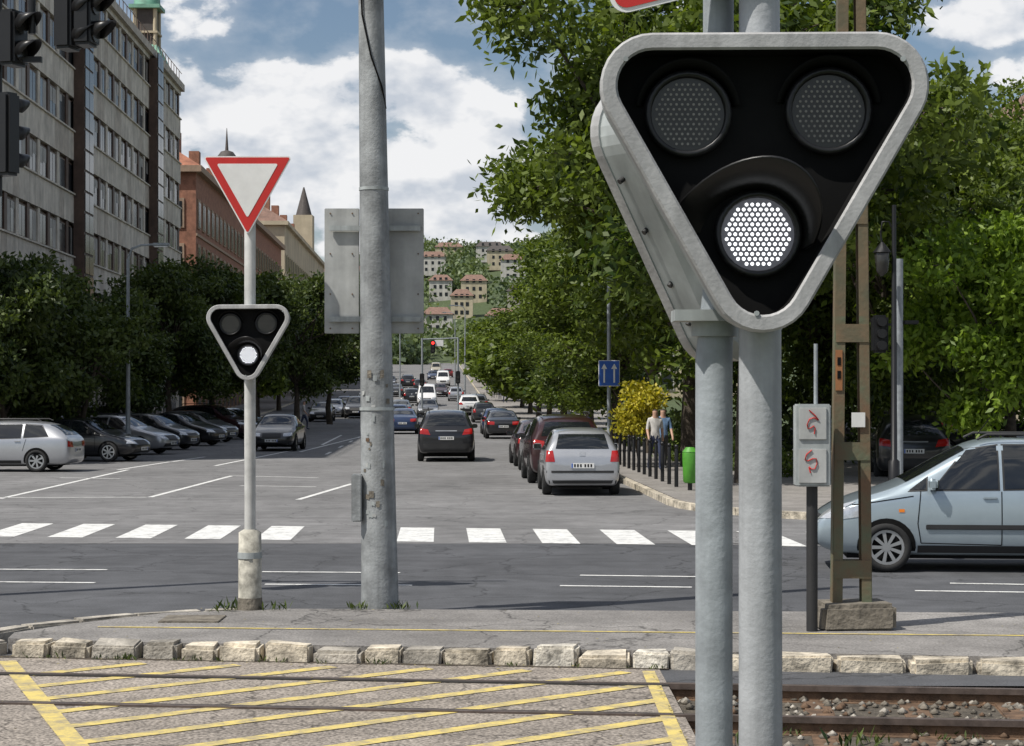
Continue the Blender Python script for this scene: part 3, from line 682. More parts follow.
# ------------------------------------------------------------------ cars
def hull(st, W):
    bm = bmesh.new(); rings = []
    for (y, zb, bz, tz, wb, wt) in st:
        h = W/2; w = h*wb; t = h*wt; roof = tz-bz > .2; e = .075 if roof else .022
        mid = zb+(bz-zb)*.58
        half = [(0, zb), (w*.84, zb), (w*.965, zb+.07), (w, mid), (w*.965, bz), (t, tz-e), (t*.72, tz-.014), (0, tz)]
        ring = [bm.verts.new((x, y, z)) for x, z in half]+[bm.verts.new((-x, y, z)) for x, z in half[-2:0:-1]]
        rings.append(ring)
    n = 14
    for i in range(len(rings)-1):
        for k in range(n): bm.faces.new((rings[i][k], rings[i][(k+1) % n], rings[i+1][(k+1) % n], rings[i+1][k]))
    for r, fl in ((rings[0], False), (rings[-1], True)):
        fs = [(r[0], r[1], r[13])]+[(r[k], r[k+1], r[13-k], r[14-k]) for k in range(1, 6)]+[(r[6], r[7], r[8])]
        for f in fs: bm.faces.new(f if not fl else f[::-1])
    bmesh.ops.recalc_face_normals(bm, faces=bm.faces)
    cl = bm.edges.layers.float.new('crease_edge')
    for i in range(len(rings)-1):
        for k, c in ((4, .45), (10, .45), (5, .35), (9, .35), (1, .5), (13, .5)):
            e = bm.edges.get((rings[i][k], rings[i+1][k])); e[cl] = c
    me = bpy.data.meshes.new('h'); bm.to_mesh(me); bm.free()
    o = bpy.data.objects.new('h', me); scene.collection.objects.link(o); md = o.modifiers.new('s', 'SUBSURF'); md.levels = 2; md.render_levels = 2
    dg = bpy.context.evaluated_depsgraph_get(); ev = o.evaluated_get(dg); m2 = bpy.data.meshes.new_from_object(ev)
    V = [v.co.copy() for v in m2.vertices]; Fc = [tuple(p.vertices) for p in m2.polygons]
    bpy.data.objects.remove(o); return V, Fc
def paint(name, col, metal=0.35, rough=0.28):
    return P('paint_'+name, col, rough, metal, var=0.06, scale=2, coat=0.8)
def car_mesh(kind, pmat):
    C = CARS[kind]; L, W, H = C['L'], C['W'], C['H']; st = [(y-L/2, *r) for (y, *r) in C['st']]
    V, Fc = hull(st, W); bvh = BVHTree.FromPolygons(V, Fc); b = B(); b.mi(pmat); b.add(V, Fc, pmat, True)
    def ray(ax, a, c):
        if ax == 'R': o, d = Vector((3, a, c)), Vector((-1, 0, 0))
        elif ax == 'L': o, d = Vector((-3, a, c)), Vector((1, 0, 0))
        elif ax == 'B': o, d = Vector((a, -6, c)), Vector((0, 1, 0))
        elif ax == 'F': o, d = Vector((a, 6, c)), Vector((0, -1, 0))
        else: o, d = Vector((a, c, 5)), Vector((0, 0, -1))
        h = bvh.ray_cast(o, d); return h[0], h[1]
    def patch(ax, q, mat, off=.006, nu=8, nv=6):
        vs = []; ok = []
        for j in range(nv+1):
            for i in range(nu+1):
                u, v = i/nu, j/nv
                p = [(1-u)*(1-v)*q[0][k]+u*(1-v)*q[1][k]+u*v*q[2][k]+(1-u)*v*q[3][k] for k in (0, 1)]
                loc, nr = ray(ax, *p)
                if loc is None: vs.append((0, 0, 0)); ok.append(False)
                else: vs.append(loc+nr*off); ok.append(True)
        fs = []
        for j in range(nv):
            for i in range(nu):
                f = (j*(nu+1)+i, j*(nu+1)+i+1, (j+1)*(nu+1)+i+1, (j+1)*(nu+1)+i)
                if all(ok[t] for t in f): fs.append(f)
        b.add(vs, fs, mat, True)
    def sides(q, mat, off=.006, nu=8, nv=6):
        patch('R', q, mat, off, nu, nv); patch('L', q, mat, off, nu, nv)
    def seam(pts, wd=.012, mat=M_blackm):
        for k in range(len(pts)-1):
            (y0, z0), (y1, z1) = pts[k], pts[k+1]; dl = math.hypot(y1-y0, z1-z0); n_ = (-(z1-z0)/dl*wd/2, (y1-y0)/dl*wd/2)
            sides([(y0-n_[0], z0-n_[1]), (y1-n_[0], z1-n_[1]), (y1+n_[0], z1+n_[1]), (y0+n_[0], z0+n_[1])], mat, .004, 8, 1)
    h2 = -L/2
    for (y0, y1) in C.get('sill', []): sides([(y0+h2, .24), (y1+h2, .24), (y1+h2, .33), (y0+h2, .33)], M_plast, .006, 14, 2)
    wr = C.get('wr', .31)
    for wy in C['wheels']:
        for sx_ in (1, -1):
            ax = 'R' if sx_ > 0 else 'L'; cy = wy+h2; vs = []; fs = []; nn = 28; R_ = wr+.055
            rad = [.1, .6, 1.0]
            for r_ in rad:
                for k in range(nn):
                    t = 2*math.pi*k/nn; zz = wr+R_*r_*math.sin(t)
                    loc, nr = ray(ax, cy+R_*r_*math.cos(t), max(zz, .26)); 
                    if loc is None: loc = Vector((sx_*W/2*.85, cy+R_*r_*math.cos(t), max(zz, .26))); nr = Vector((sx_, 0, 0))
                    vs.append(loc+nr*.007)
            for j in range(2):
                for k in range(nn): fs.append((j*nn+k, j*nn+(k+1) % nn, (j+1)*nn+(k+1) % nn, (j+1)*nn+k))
            fs.append(tuple(range(nn))); b.add(vs, fs, M_blackm)  # flat black disc on the hull, painting in the shade of a wheel-arch gap
            xo = sx_*(W/2+.006); xi = sx_*(W/2-.20); pr = [(xi, wr-.03), (xi+sx_*.03, wr), (xo-sx_*.03, wr), (xo, wr-.025), (xo, wr*.72), (xo-sx_*.03, wr*.70)]
            vs = []; n2 = 28
            for (xx, r_) in pr:
                for k in range(n2): t = 2*math.pi*k/n2; vs.append((xx, cy+r_*math.cos(t), wr+r_*math.sin(t)))
            b.add(vs, [(j*n2+k, j*n2+(k+1) % n2, (j+1)*n2+(k+1) % n2, (j+1)*n2+k) for j in range(len(pr)-1) for k in range(n2)], M_tyre, True)
            rr_ = wr*.70; xr = xo-sx_*.02
            def ringm(ra, rb_, x_, m): 
                vs = [(x_, cy+ra*math.cos(2*math.pi*k/n2), wr+ra*math.sin(2*math.pi*k/n2)) for k in range(n2)]+[(x_, cy+rb_*math.cos(2*math.pi*k/n2), wr+rb_*math.sin(2*math.pi*k/n2)) for k in range(n2)]
                b.add(vs, [(k, (k+1) % n2, (k+1) % n2+n2, k+n2) for k in range(n2)], m)
            ringm(rr_+.012, rr_*.86, xr+sx_*.004, M_alloy); ringm(rr_*.9, .001, xr-sx_*.03, M_blackm); ringm(rr_*.24, .001, xr+sx_*.004, M_alloy)
            ns = C.get('spokes', 7)
            for k in range(ns):
                t = 2*math.pi*k/ns; dy, dz = math.cos(t), math.sin(t); py, pz = -dz, dy; a_, c_ = rr_*.15, rr_*.92; w1, w2_ = .022*7/ns, .030*7/ns
                b.add([(xr, cy+dy*a_-py*w1, wr+dz*a_-pz*w1), (xr, cy+dy*a_+py*w1, wr+dz*a_+pz*w1), (xr, cy+dy*c_+py*w2_, wr+dz*c_+pz*w2_), (xr, cy+dy*c_-py*w2_, wr+dz*c_-pz*w2_)], [(0, 1, 2, 3)], M_alloy)
    for q in C['sidewin']:
        qq = [(y+h2, z) for y, z in q]; cy = sum(p[0] for p in qq)/4; cz = sum(p[1] for p in qq)/4
        big = [(p[0]+(.022 if p[0] > cy else -.022), p[1]+(.02 if p[1] > cz else -.02)) for p in qq]
        sides(big, M_plast, .004, 8, 6); sides(qq, M_glass, .009, 8, 6)
    for ax, q, m in C['patches']:
        qq = [(x, y+h2) for x, y in q] if ax == 'T' else q
        patch(ax, qq, m, .008, 12, 6)
        if m in (M_tail, M_head, M_orange) and ax in 'BF': patch(ax, [(-x, z) for x, z in qq], m, .008, 12, 6)
    for s_ in C.get('seams', []): seam([(y+h2, z) for y, z in s_])
    for (y, z) in C.get('handles', []):
        for ax, sx_ in (('R', 1), ('L', -1)):
            loc, nr = ray(ax, y+h2, z)
            if loc: b.bbox((loc.x+sx_*.012, y+h2, z), (.03, .17, .03), pmat, .008)
    my, mz = C['mirror']
    for sx_ in (1, -1):
        loc, nr = ray('R' if sx_ > 0 else 'L', my+h2, mz)
        if loc:
            b.bbox((loc.x+sx_*.11, my+h2+.02, mz+.03), (.20, .10, .14), pmat, .03); b.box((loc.x+sx_*.11, my+h2-.035, mz+.03), (.16, .01, .11), M_glass)
    for ax, x_, z_ in C['plates']:
        loc, nr = ray(ax, x_, z_)
        if loc:
            sy = -1 if ax == 'B' else 1
            b.box((x_, loc.y+sy*.012, z_), (.50, .014, .11), M_plate)
            for k in range(6): b.box((x_-.17+k*.065+(.03 if k > 2 else 0), loc.y+sy*.0205, z_), (.034, .004, .065), M_blackm)
            b.box((x_-.23, loc.y+sy*.0205, z_), (.03, .004, .1), M_blue)
    b.box((0, 0, .22), (W*.8, L*.8, .12), M_blackm)
    for e in C.get('extra', []): e(b, h2, pmat)
    return b.mesh('car_'+kind)
def roofbars(y0, y1, x_, z_):
    def f(b, h2, pm):
        for s_ in (1, -1):
            b.tube([(s_*x_, y0+h2, z_-.05), (s_*x_, y0+h2+.12, z_), (s_*x_, y1+h2-.12, z_), (s_*x_, y1+h2, z_-.06)], .018, M_plast, 6)
    return f
CARS = {}
CARS['hatch'] = dict(L=3.95, W=1.68, H=1.46, wr=.30, wheels=(.72, 3.15), spokes=6,
    st=[(0, .36, .62, .66, .80, .74), (.03, .26, .80, .86, .93, .88), (.10, .22, .93, .99, .98, .86), (.30, .2, .96, 1.32, 1, .75), (.62, .2, .96, 1.44, 1, .73), (1.2, .2, .95, 1.475, 1, .73), (1.95, .2, .94, 1.475, 1, .73), (2.35, .2, .93, 1.40, 1, .72),
        (2.98, .2, .91, .99, 1, .86), (3.4, .2, .83, .89, .98, .80), (3.78, .22, .70, .74, .92, .74), (3.95, .33, .52, .57, .78, .68)],
    sidewin=[[(1.95, .97), (2.72, .97), (2.38, 1.33), (1.95, 1.37)], [(1.05, .98), (1.85, .97), (1.85, 1.37), (1.05, 1.37)], [(.60, 1.02), (.96, .99), (.96, 1.36), (.70, 1.33)]],
    patches=[('T', [(-.60, 2.93), (.60, 2.93), (.53, 2.38), (-.53, 2.38)], M_glass), ('B', [(-.58, 1.02), (.58, 1.02), (.50, 1.33), (-.50, 1.33)], M_glass),
             ('B', [(.60, .74), (.80, .74), (.77, .98), (.64, .98)], M_tail), ('F', [(.45, .58), (.76, .60), (.72, .76), (.45, .70)], M_head), ('F', [(-.38, .58), (.38, .58), (.36, .66), (-.36, .66)], M_plast), ('F', [(-.55, .34), (.55, .34), (.52, .46), (-.52, .46)], M_plast),
             ('B', [(-.78, .50), (.78, .50), (.78, .55), (-.78, .55)], M_plast), ('B', [(-.72, .27), (.72, .27), (.74, .34), (-.74, .34)], M_plast), ('B', [(-.06, .86), (.06, .86), (.06, .95), (-.06, .95)], M_alloy)],
    seams=[[(1.90, .34), (1.90, .95)], [(2.85, .36), (2.85, .92)], [(1.08, .62), (1.02, .95)], [(.12, .58), (.55, .58)]], handles=[(2.02, .86), (1.2, .87)], mirror=(2.62, .98), plates=[('B', 0, .66), ('F', 0, .40)], sill=[(1.1, 2.8)])
CARS['suv'] = dict(L=4.6, W=1.88, H=1.70, wr=.36, wheels=(.9, 3.6), spokes=5,
    st=[(0, .42, .72, .78, .82, .76), (.04, .32, .98, 1.04, .94, .88), (.12, .28, 1.07, 1.14, .98, .86), (.36, .26, 1.10, 1.50, 1, .74), (.7, .26, 1.10, 1.66, 1, .73), (1.5, .26, 1.08, 1.72, 1, .73), (2.4, .26, 1.06, 1.71, 1, .73), (2.75, .26, 1.05, 1.64, 1, .72),
        (3.4, .26, 1.03, 1.12, 1, .86), (3.95, .26, .96, 1.02, .98, .82), (4.4, .3, .82, .88, .93, .76), (4.6, .42, .62, .66, .8, .7)],
    sidewin=[[(2.3, 1.10), (3.1, 1.10), (2.72, 1.55), (2.3, 1.59)], [(1.3, 1.11), (2.2, 1.10), (2.2, 1.59), (1.3, 1.58)], [(.68, 1.2), (1.2, 1.12), (1.2, 1.57), (.85, 1.52)]],
    patches=[('T', [(-.68, 3.34), (.68, 3.34), (.58, 2.78), (-.58, 2.78)], M_glass), ('B', [(-.66, 1.18), (.66, 1.18), (.54, 1.52), (-.54, 1.52)], M_glass),
             ('B', [(.52, .88), (.86, .92), (.84, 1.10), (.60, 1.06)], M_tail), ('F', [(.5, .74), (.86, .76), (.82, .9), (.5, .85)], M_head), ('F', [(-.42, .60), (.42, .60), (.44, .84), (-.44, .84)], M_plast), ('F', [(-.7, .44), (.7, .44), (.6, .54), (-.6, .54)], M_plast),
             ('B', [(-.86, .34), (.86, .34), (.88, .60), (-.88, .60)], M_plast), ('B', [(-.35, 1.0), (.35, 1.0), (.35, 1.03), (-.35, 1.03)], M_alloy)],
    seams=[[(2.25, .42), (2.25, 1.06)], [(3.2, .46), (3.2, 1.04)], [(1.3, .75), (1.22, 1.08)]], handles=[(2.4, .97), (1.42, .98)], mirror=(3.0, 1.1), plates=[('B', 0, .78), ('F', 0, .52)], sill=[(1.35, 3.15)], extra=[roofbars(.9, 2.6, .60, 1.76)])
CARS['sedan'] = dict(L=4.5, W=1.77, H=1.44, wr=.32, wheels=(.95, 3.6), spokes=7,
    st=[(0, .38, .62, .68, .80, .74), (.06, .28, .84, .92, .92, .86), (.25, .22, .93, 1.0, .97, .84), (.72, .2, .95, 1.04, 1, .84), (1.35, .2, .94, 1.37, 1, .70), (1.8, .2, .93, 1.44, 1, .71), (2.3, .2, .92, 1.45, 1, .71), (2.6, .2, .91, 1.40, 1, .70),
        (3.3, .2, .89, .97, 1, .86), (3.85, .2, .80, .87, .98, .80), (4.3, .23, .66, .72, .92, .74), (4.5, .34, .5, .55, .78, .68)],
    sidewin=[[(2.22, .95), (3.02, .94), (2.62, 1.30), (2.22, 1.34)], [(1.32, .97), (2.12, .95), (2.12, 1.34), (1.5, 1.30)]],
    patches=[('T', [(-.63, 3.22), (.63, 3.22), (.54, 2.62), (-.54, 2.62)], M_glass), ('T', [(-.55, 1.28), (.55, 1.28), (.62, .80), (-.62, .80)], M_glass),
             ('B', [(.45, .70), (.80, .72), (.78, .88), (.45, .86)], M_tail), ('F', [(.45, .58), (.80, .60), (.76, .73), (.45, .70)], M_head), ('F', [(-.36, .52), (.36, .52), (.38, .70), (-.38, .70)], M_plast), ('F', [(-.65, .30), (.65, .30), (.6, .42), (-.6, .42)], M_plast)],
    seams=[[(2.17, .34), (2.17, .94)], [(3.12, .36), (3.12, .9)], [(1.3, .6), (1.2, .94)]], handles=[(2.3, .86), (1.4, .87)], mirror=(2.92, .96), plates=[('B', 0, .62), ('F', 0, .42)], sill=[(1.4, 3.2)])
CARS['wagon'] = dict(CARS['sedan'])
CARS['wagon'].update(L=4.6, st=[(0, .38, .66, .72, .80, .74), (.05, .28, .88, .95, .92, .86), (.12, .22, .95, 1.02, .97, .84), (.40, .2, .96, 1.30, 1, .72), (.85, .2, .95, 1.43, 1, .71), (1.6, .2, .94, 1.47, 1, .71), (2.4, .2, .92, 1.46, 1, .71), (2.7, .2, .91, 1.40, 1, .70),
        (3.4, .2, .89, .97, 1, .86), (3.95, .2, .80, .87, .98, .80), (4.4, .23, .66, .72, .92, .74), (4.6, .34, .5, .55, .78, .68)],
    sidewin=[[(2.32, .95), (3.12, .94), (2.72, 1.30), (2.32, 1.35)], [(1.42, .97), (2.22, .95), (2.22, 1.35), (1.42, 1.35)], [(.62, 1.02), (1.32, .98), (1.32, 1.35), (.86, 1.31)]],
    patches=[('T', [(-.63, 3.32), (.63, 3.32), (.54, 2.72), (-.54, 2.72)], M_glass), ('B', [(-.6, 1.05), (.6, 1.05), (.5, 1.33), (-.5, 1.33)], M_glass)]+CARS['sedan']['patches'][2:],
    seams=[[(2.27, .34), (2.27, .94)], [(3.22, .36), (3.22, .9)], [(1.35, .6), (1.25, .94)]], handles=[(2.4, .86), (1.5, .87)], mirror=(3.02, .96), sill=[(1.4, 3.3)], extra=[roofbars(.9, 2.6, .56, 1.50)])
CARS['mpv'] = dict(L=3.95, W=1.68, H=1.62, wr=.305, wheels=(.62, 3.08), spokes=9,
    st=[(0, .38, .66, .72, .82, .76), (.03, .28, .90, .96, .94, .88), (.09, .24, 1.0, 1.06, .98, .86), (.22, .2, 1.02, 1.42, 1, .76), (.5, .2, 1.02, 1.60, 1, .75), (1.2, .2, 1.0, 1.655, 1, .75), (1.75, .2, .99, 1.655, 1, .75), (2.05, .2, .985, 1.61, 1, .74),
        (2.86, .2, .96, 1.07, 1, .86), (3.3, .2, .88, .97, .98, .82), (3.72, .22, .74, .80, .93, .76), (3.9, .30, .62, .66, .86, .72), (3.95, .38, .52, .56, .8, .7)],
    sidewin=[[(1.72, 1.03), (2.52, 1.02), (2.08, 1.50), (1.72, 1.56)], [(.88, 1.05), (1.64, 1.03), (1.64, 1.56), (.88, 1.56)], [(.36, 1.14), (.80, 1.08), (.80, 1.54), (.50, 1.48)], [(2.60, 1.02), (2.80, 1.01), (2.62, 1.14), (2.585, 1.16)]],
    patches=[('T', [(-.62, 2.83), (.62, 2.83), (.54, 2.10), (-.54, 2.10)], M_glass), ('B', [(-.58, 1.1), (.58, 1.1), (.52, 1.46), (-.52, 1.46)], M_glass),
             ('B', [(.62, .80), (.80, .80), (.78, 1.05), (.66, 1.05)], M_tail), ('F', [(.42, .62), (.78, .66), (.72, .86), (.42, .76)], M_head), ('F', [(-.36, .60), (.36, .60), (.36, .68), (-.36, .68)], M_plast), ('F', [(-.6, .32), (.6, .32), (.55, .5), (-.55, .5)], M_plast),
             ('R', [(3.28-1.975, .70), (3.66-1.975, .64), (3.60-1.975, .78), (3.30-1.975, .84)], M_head), ('L', [(3.28-1.975, .70), (3.66-1.975, .64), (3.60-1.975, .78), (3.30-1.975, .84)], M_head), ('L', [(2.86-1.975, .74), (2.93-1.975, .74), (2.93-1.975, .78), (2.86-1.975, .78)], M_orange)],
    seams=[[(1.68, .34), (1.68, 1.0)], [(2.66, .36), (2.70, .6), (2.66, 1.0)], [(.90, .62), (.86, 1.03)], [(1.68, .34), (2.66, .36)], [(2.75, .94), (3.5, .82)]], handles=[(1.82, .92), (1.02, .93)], mirror=(2.5, 1.06), plates=[('B', 0, .74), ('F', 0, .45)],
    sill=[(1.0, 2.7)], extra=[roofbars(.4, 1.95, .60, 1.70), lambda b, h2, pm: [b.bbox((s_*.835, 1.6+h2, .56), (.03, 2.0, .06), M_plast, .008) for s_ in (1, -1)], lambda b, h2, pm: b.tube([(0, 1.9+h2, 1.64), (0, 1.7+h2, 1.9)], .006, M_blackm, 4)])
CARS['van'] = dict(L=5.0, W=1.95, H=2.1, wr=.34, wheels=(1.0, 4.1), spokes=5,
    st=[(0, .38, 1.0, 1.5, .9, .8), (.04, .3, 1.15, 1.95, .98, .82), (.15, .26, 1.2, 2.1, 1, .82), (2, .26, 1.2, 2.15, 1, .82), (3.3, .26, 1.2, 2.12, 1, .80), (3.6, .26, 1.18, 2.0, 1, .78), (4.35, .26, 1.1, 1.2, 1, .86), (4.85, .3, .9, .98, .94, .78), (5.0, .42, .65, .7, .8, .7)],
    sidewin=[[(3.2, 1.25), (4.0, 1.22), (3.65, 1.8), (3.2, 1.85)]], patches=[('T', [(-.72, 4.28), (.72, 4.28), (.62, 3.65), (-.62, 3.65)], M_glass), ('B', [(-.66, 1.25), (.66, 1.25), (.6, 1.8), (-.6, 1.8)], M_glass), ('B', [(.78, .8), (.92, .8), (.9, 1.2), (.8, 1.2)], M_tail),
             ('F', [(.5, .72), (.86, .74), (.82, .9), (.5, .86)], M_head), ('F', [(-.42, .6), (.42, .6), (.42, .8), (-.42, .8)], M_plast)],
    seams=[[(3.1, .4), (3.1, 1.9)]], handles=[(3.2, 1.05)], mirror=(3.9, 1.25), plates=[('B', 0, .6), ('F', 0, .5)], sill=[(1.4, 3.7)])
PT = {n: paint(n, c, mt) for n, c, mt in [('silver', (0.44, 0.45, 0.47), .55), ('black', (0.010, 0.010, 0.012), .0), ('grey', (0.12, 0.125, 0.13), .4), ('white', (0.68, 0.68, 0.68), 0), ('blue', (0.02, 0.04, 0.10), .3),
      ('red', (0.16, 0.015, 0.015), .1), ('maroon', (0.035, 0.010, 0.012), .2), ('paleblue', (0.36, 0.43, 0.475), .45), ('darkgrey', (0.04, 0.042, 0.046), .3), ('cream', (.4, .37, .3), .2)]}
base = {k: car_mesh(k, PT['silver']) for k in CARS}; cache = {}
def car(kind, col, x, y, rz, name='parked_car', z=None):
    key = (kind, col)
    if key not in cache:
        m = base[kind].copy(); m.materials[0] = PT[col]; cache[key] = m
    o = bpy.data.objects.new(name, cache[key]); scene.collection.objects.link(o); o.location = (x, y, gz(y)+.008 if z is None else z)
    sl_ = (gz(y+2)-gz(y-2))/4
    o.rotation_euler = (0, 0, rz)
    if sl_ > 0.002:
        o.rotation_mode = 'QUATERNION'; o.rotation_quaternion = (Matrix.Rotation(math.atan(sl_), 3, 'X') @ Matrix.Rotation(rz, 3, 'Z')).to_quaternion()
    return o
SR = math.atan(-SL)
car('mpv', 'paleblue', 5.82, 24.25, math.radians(84.5), 'car')
car('suv', 'black', bear(446, 64.5), 64.5, SR, 'car')
car('sedan', 'blue', bear(403, 108), 108, SR, 'car')
car('sedan', 'black', bear(279, 76), 76, math.pi+SR-.05, 'car')
row = [('hatch', 'silver', 43.2), ('suv', 'maroon', 48.9), ('hatch', 'grey', 54.5), ('sedan', 'maroon', 60), ('sedan', 'black', 97), ('hatch', 'blue', 107), ('hatch', 'darkgrey', 138), ('suv', 'grey', 162)]
for k, c, a in row: p = S(3.15 if a > 50 else 3.12, a); car(k, c, p.x, a, SR+random.uniform(-.015, .015))
for k, c, px, d, ang in [('wagon', 'silver', 0, 55, 86), ('sedan', 'black', 82, 63.5, -103), ('wagon', 'silver', 118, 71, -106), ('hatch', 'darkgrey', 150, 77, -108), ('sedan', 'black', 176, 83, -110), ('hatch', 'grey', 196, 89, -112), ('suv', 'maroon', 212, 95, -112), ('sedan', 'darkgrey', 224, 101, -112), ('hatch', 'blue', 60, 75, -106),
                         ('suv', 'black', 100, 82, -108), ('sedan', 'silver', 232, 110, -112)]:
    car(k, c, bear(px, d), d, math.radians(ang))
for k, c, px, d, dr in [('sedan', 'darkgrey', 322, 140, 0), ('hatch', 'silver', 334, 152, 0), ('sedan', 'blue', 345, 165, 0), ('suv', 'black', 357, 150, 0), ('hatch', 'darkgrey', 365, 178, 0), ('sedan', 'grey', 428, 152, 0), ('suv', 'white', 469, 158, 1), ('hatch', 'blue', 398, 128, 1), ('sedan', 'grey', 401, 150, 1),
                        ('van', 'white', 427, 185, 0), ('hatch', 'black', 412, 195, 1), ('sedan', 'maroon', 440, 215, 0), ('hatch', 'silver', 456, 200, 1), ('sedan', 'darkgrey', 396, 215, 1), ('van', 'white', 443, 262, 0), ('hatch', 'darkgrey', 420, 240, 1), ('suv', 'black', 408, 255, 1), ('sedan', 'blue', 433, 300, 0), ('hatch', 'red', 448, 320, 1),
                        ('sedan', 'silver', 384, 230, 0), ('sedan', 'black', 390, 260, 0), ('van', 'cream', 436, 350, 0)]:
    car(k, c, bear(px, d), d, SR if dr else math.pi+SR, 'car')
car('suv', 'black', bear(908, 50), 50, math.radians(-8)); car('sedan', 'darkgrey', bear(985, 66), 66, math.radians(80)); car('hatch', 'silver', bear(1030, 60), 60, math.radians(80)); car('hatch', 'red', bear(955, 78), 78, math.radians(85)); car('sedan', 'black', bear(820, 72), 72, math.radians(80))

# ------------------------------------------------------------------ signs, signals, poles
HC = [(-.289, .292), (.292, .295), (-.003, -.212)]; HC = [HC[2], HC[1], HC[0]]
def lens(b, x, z, r, lit, yy):
    n = 28
    b.add([(x, yy, z)]+[(x+r*math.cos(2*math.pi*k/n), yy, z+r*math.sin(2*math.pi*k/n)) for k in range(n)], [(0, 1+(k+1) % n, 1+k) for k in range(n)], M_ledg if lit else M_lens)
    pr = [(r+.018, yy+.01), (r+.018, yy-.015), (r+.004, yy-.02), (r, yy-.004)]
    vs = [(x+rr*math.cos(2*math.pi*k/n), y_, z+rr*math.sin(2*math.pi*k/n)) for rr, y_ in pr for k in range(n)]
    b.add(vs, [(j*n+k, (j)*n+(k+1) % n, (j+1)*n+(k+1) % n, (j+1)*n+k) for j in range(3) for k in range(n)], M_black, True)
    sp = .0150; R_ = r*.92; j = -10
    while j <= 10:
        zz = j*sp*.87; i = -8
        while i <= 8:
            xx = i*sp+(sp/2 if j % 2 else 0)
            if xx*xx+zz*zz < R_*R_:
                q = .0050 if lit else .0036
                b.add([(x+xx+q*math.cos(t*math.pi/4), yy-.003, z+zz+q*math.sin(t*math.pi/4)) for t in range(8)], [(7, 6, 5, 4, 3, 2, 1, 0)], M_led if lit else M_dot)
            i += 1
        j += 1
def visor(b, x, z, r, y0, y1, a0, a1, mat, flare=1.15):
    n = 20; vs = []
    for (yy, rr) in ((y0, r), (y1, r*flare), (y1, r*flare+.006), (y0, r+.006)):
        for k in range(n+1):
            t = math.radians(a0+(a1-a0)*k/n)
            fr = math.sin(math.pi*k/n); y_ = yy if yy == y0 else y0+(y1-y0)*(.25+.75*fr)
            vs.append((x+rr*math.cos(t), y_, z+rr*math.sin(t)))
    m = n+1; b.add(vs, [(j*m+k, j*m+k+1, ((j+1) % 4)*m+k+1, ((j+1) % 4)*m+k) for j in range(4) for k in range(n)], mat, True)
def head(b, front=True, dep=.16):
    o_ = rtri(HC, .137, 10); i_ = rtri(HC, .092, 10); o2 = rtri(HC, .131, 10); i2 = rtri(HC, .098, 10); n = len(o_)
    bk = [(x*.90, (z-.05)*.90+.05) for x, z in o_]; sd = [(x*.985, (z-.05)*.985+.05) for x, z in o_]
    L3 = [[(x, .105, z) for x, z in i_], [(x, .006, z) for x, z in i_], [(x, 0, z) for x, z in i2], [(x, 0, z) for x, z in o2], [(x, .006, z) for x, z in o_], [(x, .045, z) for x, z in o_], [(x, .046, z) for x, z in sd], [(x, dep*.8, z) for x, z in sd], [(x, dep, z) for x, z in bk]]
    for j in range(len(L3)-1):
        mt = M_blackm if j == 0 else (M_rim if j < 5 else M_hous)
        b.add(L3[j]+L3[j+1], [(k, (k+1) % n, (k+1) % n+n, k+n) for k in range(n)], mt)
    b.add(L3[-1], [tuple(range(n))], M_hous); b.add(L3[0], [tuple(range(n))[::-1]], M_blackm)
    if front:
        lens(b, -.19, .23, .097, False, .095); lens(b, .182, .238, .097, False, .095); lens(b, -.005, -.087, .097, True, .095)
        visor(b, -.19, .23, .118, .105, .045, 10, 170, M_blackm); visor(b, .182, .238, .118, .105, .045, 10, 170, M_blackm)
        n_ = 26; vs = []
        for e in (0, .007):
            for yy, rr, sw in ((.105, .118, .0), (-.085, .150, 1.0)):
                for k in range(n_+1):
                    t = math.radians(-22+(200)*k/n_); fr = math.sin(math.pi*min(1, (k+2)/n_*.9))
                    lx = -.085*max(0, (k/n_-.55)/.45)**1.5*(.4+.6*sw); x_ = -.005+(rr+e)*math.cos(t)+lx; z_ = -.087+(rr+e)*math.sin(t)+.03*sw
                    vs.append((x_, .105 if sw == 0 else .105-.19*max(.12, fr), z_))
        m = n_+1
        b.add(vs, [(k, k+1, m+k+1, m+k) for k in range(n_)]+[(2*m+k, 3*m+k, 3*m+k+1, 2*m+k+1) for k in range(n_)]+[(m+k, m+k+1, 3*m+k+1, 3*m+k) for k in range(n_)], M_black, True)
        for x, z in ((-.36, .36), (.36, .36), (-.02, -.30)): b.tube([(x, -.003, z), (x, .004, z)], .007, M_hous, 8)
    else:
        for t in (.12, .4, .7, .92):
            for s_ in (1, -1):
                x, z = s_*(.395*(1-t)+.11*t), .22*(1-t)-.27*t
                b.tube([(x*1.02, .08, z), (x*1.06, .08, z-.01)], .008, M_plast, 8)
root = empty('tram_signal')
hy = 4.93; b = B(); b.M = Matrix.Translation((.655, hy, 2.712)); head(b); b.obj('signal_head', parent=root)
b = B(); b.M = Matrix.Translation((.575, hy+.62, 2.64)) @ Matrix.Rotation(math.radians(180+33), 4, 'Z'); head(b, False, .2); b.obj('rear_signal_head', parent=root)
b = B(); b.M = Matrix.Translation((.655, hy, 2.712))
b.prism(rtri([(.0, -.20), (.25, .24), (-.27, .24)], .085, 6), .15, .24, M_hous)
b.obj('housing', parent=root)
b = B(); px_ = bear(714, 5.2); b.tube([(px_, 5.2, 0), (px_, 5.2, 2.3), (px_+.012, 5.2, 2.5), (px_+.012, 5.2, 4.8)], [.051, .051, .042, .042], M_grey, 24)
b.tube([(px_, 5.2, 2.36), (px_, 5.2, 2.40)], .062, M_hous, 24); b.tube([(px_, 5.2, .0), (px_, 5.2, .3)], .08, M_grey, 16)
b.box((px_-.03, 5.17, 2.415), (.17, .12, .03), M_hous)
